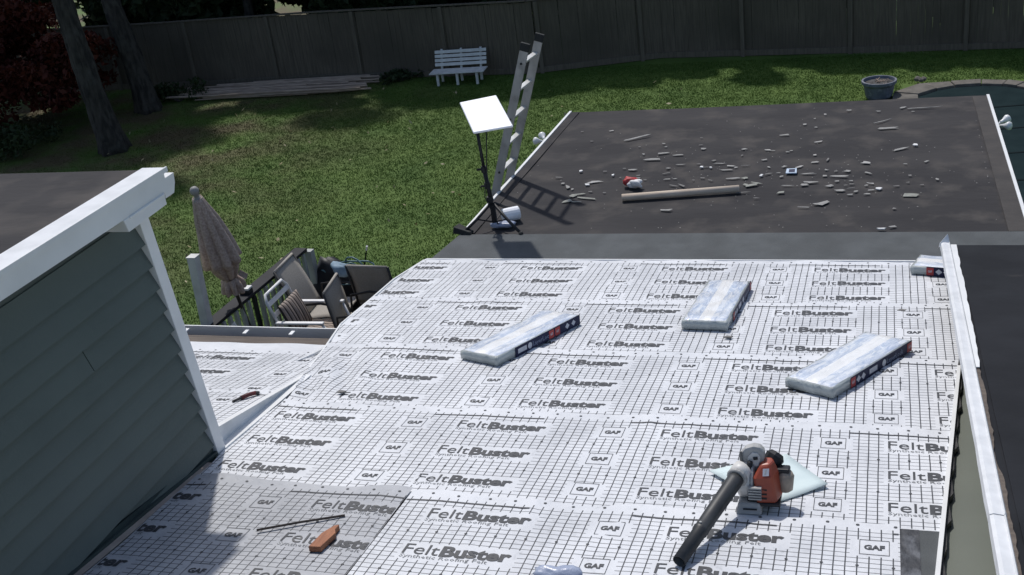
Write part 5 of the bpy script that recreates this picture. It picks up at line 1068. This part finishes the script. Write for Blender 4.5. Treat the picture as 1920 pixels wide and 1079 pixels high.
S(Z6, [(380, 115, 32, 14, 0, 0, 0), (612, 123, 44, 14, 0, 0, 0), (800, 95, 54, 18, 0.1, 0, 0), (970, 97, 220, 8, 0.03, 0, 'long thin stick nearest the far right corner of the flat roof'), (880, 125, 26, 10, 0, 0, 0), (195, 147, 26, 16, 0, 1, 0), (115, 180, 16, 14, 0, 0, 0), (38, 225, 24, 16, 0, 1, 0), (125, 248, 24, 10, 0, 0, 0), (625, 205, 215, 8, 0.33, 0, 'thin slanting stick behind the right half of the debris'), (690, 255, 145, 20, 0.05, 0, 'flat grey shingle strip right of centre near the back'), (145, 360, 70, 14, 0.15, 1, 0), (785, 417, 115, 24, 0.2, 0, 'grey shingle scrap beside the upright white cup scrap on the right'), (898, 388, 36, 26, 0, 4, 'small upright white scrap on the right half of the flat roof'), (115, 463, 26, 18, 0, 1, 0), (120, 520, 56, 16, 0, 0, 0), (218, 498, 60, 12, 0.6, 2, 0), (518, 523, 86, 32, -0.12, 1, 'broad pale shingle scrap in the middle of the right half'), (980, 515, 44, 16, 0.3, 0, 0), (820, 533, 36, 10, 0, 0, 0), (205, 580, 26, 24, 0.5, 0, 0), (65, 610, 100, 14, 0, 0, 0), (370, 590, 52, 26, -0.3, 0, 0), (530, 603, 88, 16, -0.35, 0, 0), (298, 630, 126, 14, -0.1, 1, 0), (195, 625, 40, 20, 0, 0, 0), (80, 675, 100, 16, 0, 0, 0), (290, 668, 34, 14, 0, 0, 0), (395, 665, 36, 12, 0, 0, 0), (230, 703, 56, 26, 0.3, 0, 0), (520, 700, 34, 14, 0, 0, 0), (550, 685, 54, 14, -0.1, 1, 0), (612, 728, 50, 26, 0.4, 4, 'small folded white scrap among the grey scraps on the right'), (555, 737, 46, 14, 0, 0, 0), (315, 740, 96, 30, 0.05, 0, 0), (400, 722, 90, 8, 0.1, 2, 0), (432, 747, 34, 18, 0.3, 0, 0), (390, 772, 40, 16, 0, 0, 0), (527, 768, 50, 16, 0, 0, 0), (868, 775, 100, 42, 0, 3, 'squarish grey shingle piece nearest the right edge of the flat roof'), (170, 840, 138, 46, 0.25, 0, 'large slanted shingle piece in front of the debris, right of centre'), (858, 623, 30, 14, 0, 0, 0), (840, 677, 26, 12, 0, 2, 0), (735, 880, 26, 20, 0, 2, 0), (632, 1042, 62, 15, 0, 4, 'white sliver at the front of the flat roof near the grey strip'), (725, 1022, 60, 18, 0.2, 0, 'grey sliver touching the white one near the grey strip'), (1065, 652, 32, 18, -0.4, 0, 0), (355, 700, 30, 10, 0, 2, 0), (400, 690, 40, 12, 0, 2, 0), (280, 590, 26, 12, 0, 2, 0), (750, 705, 40, 14, 0, 2, 0), (950, 695, 30, 10, 0, 2, 0)])
rr_ = random.Random(77)
LM = [('the red and white snack bag', tuple(at(1187, 350, BZ)[:2])), ('the left end of the cardboard tube', tuple(at(1166, 372, BZ)[:2])), ('the right end of the cardboard tube', tuple(at(1386, 354, BZ)[:2])), ('the blue and white packet', tuple(at(1484, 324, BZ)[:2])), ('the dish tripod', tuple(at(929, 426, BZ)[:2])), ('the longest shingle strip toward the back', tuple(at(1195, 260, BZ)[:2])), ('the broad pale scrap on the right half', tuple(at(1624, 306, BZ)[:2])), ('the squarish piece near the right edge', tuple(at(1709, 366, BZ)[:2])), ('the large slanted shingle piece', tuple(at(1541, 382, BZ)[:2])), ('the slanting stick toward the back right', tuple(at(1650, 229, BZ)[:2]))]
for i, (x, y, w_, h, sl, t, lb) in enumerate(sc):
    p = at(x, y, BZ); cm = (p-CAM); k = FPX/cm.dot(fw); W = w_/k; el = -cm.normalized().z; Hh = max(h/k/max(el, 0.2)*0.8, 0.02); W = max(W*1.15, 0.022); Hh *= 0.66
    n_ = rr_.choice((5, 6, 7, 8)); V = []; ang = math.atan(sl)*1.5
    for q in range(n_):
        a = q*2*math.pi/n_+rr_.uniform(-0.25, 0.25); r = rr_.uniform(0.5, 1.25); xx = math.copysign(abs(math.cos(a))**0.6, math.cos(a))*W/2*r; yy = math.copysign(abs(math.sin(a))**0.6, math.sin(a))*Hh/2*r
        V.append(Vector((xx, yy, 0)))
    tl = rr_.uniform(0.0, 0.10); th = 0.0025 if t != 4 else 0.010; bz = rr_.uniform(0.004, 0.012)
    bot = [v+Vector((0, 0, 0.001+abs(v.x)*tl*0.6)) for v in V]; b_ = MB(); b_.prism(bot, [v+Vector((0, 0, th)) for v in bot]); o = b_.build('shingle_scrap' if t != 4 else 'white_scrap', SCRW if t == 4 else SCR[t])
    o.location = (p.x, p.y, BZ+0.003); o.rotation_euler = (rr_.uniform(0.0, 0.12), rr_.uniform(-0.06, 0.06), sl*2.2)
    if not lb:
        nm, (lx_, ly_) = min((((n9, q9)) for n9, q9 in LM), key=lambda k9: (k9[1][0]-p.x)**2+(k9[1][1]-p.y)**2*1.5)
        dx_, dy_ = p.x-lx_, p.y-ly_; side = ('right of' if dx_ > 0 else 'left of') if abs(dx_) > abs(dy_) else ('behind' if dy_ > 0 else 'in front of')
        sz = 'long' if W > 0.085 else ('tiny' if W < 0.04 else 'small')
        lb = '%s %s scrap lying %s %s' % (sz, ('grey shingle', 'pale shingle', 'dark shingle', 'greenish shingle', 'white')[t], side, nm)
    if lb: tag(o, lb, 'scrap', 'scraps on the flat roof')
    elif t == 4: tag(o, 'small white scrap among the debris on the flat roof', 'scrap', 'scraps on the flat roof')
    else: tag(o, 'small grey shingle scrap among the debris on the flat roof', 'scrap', 'scraps on the flat roof')
# crumbs too small to tell apart
nc = 200; cr_ = np.zeros((nc, 4, 3)); cx_ = np.random.normal(-1.0, 1.25, nc).clip(-3.7, 0.95); cy_ = np.random.normal(11.5, 0.8, nc).clip(10.1, 13.7); cs_ = np.random.uniform(0.003, 0.009, (nc, 4)); an = np.random.rand(nc, 1)*6.28+np.arange(4)*1.57
cr_[:, :, 0] = cx_[:, None]+np.cos(an)*cs_; cr_[:, :, 1] = cy_[:, None]+np.sin(an)*cs_; cr_[:, :, 2] = BZ+0.006
raw_tris('shingle_crumbs', cr_, SCR[0], 'fine grey shingle crumbs sprinkled over the flat roof', 'crumbs', nv=4)
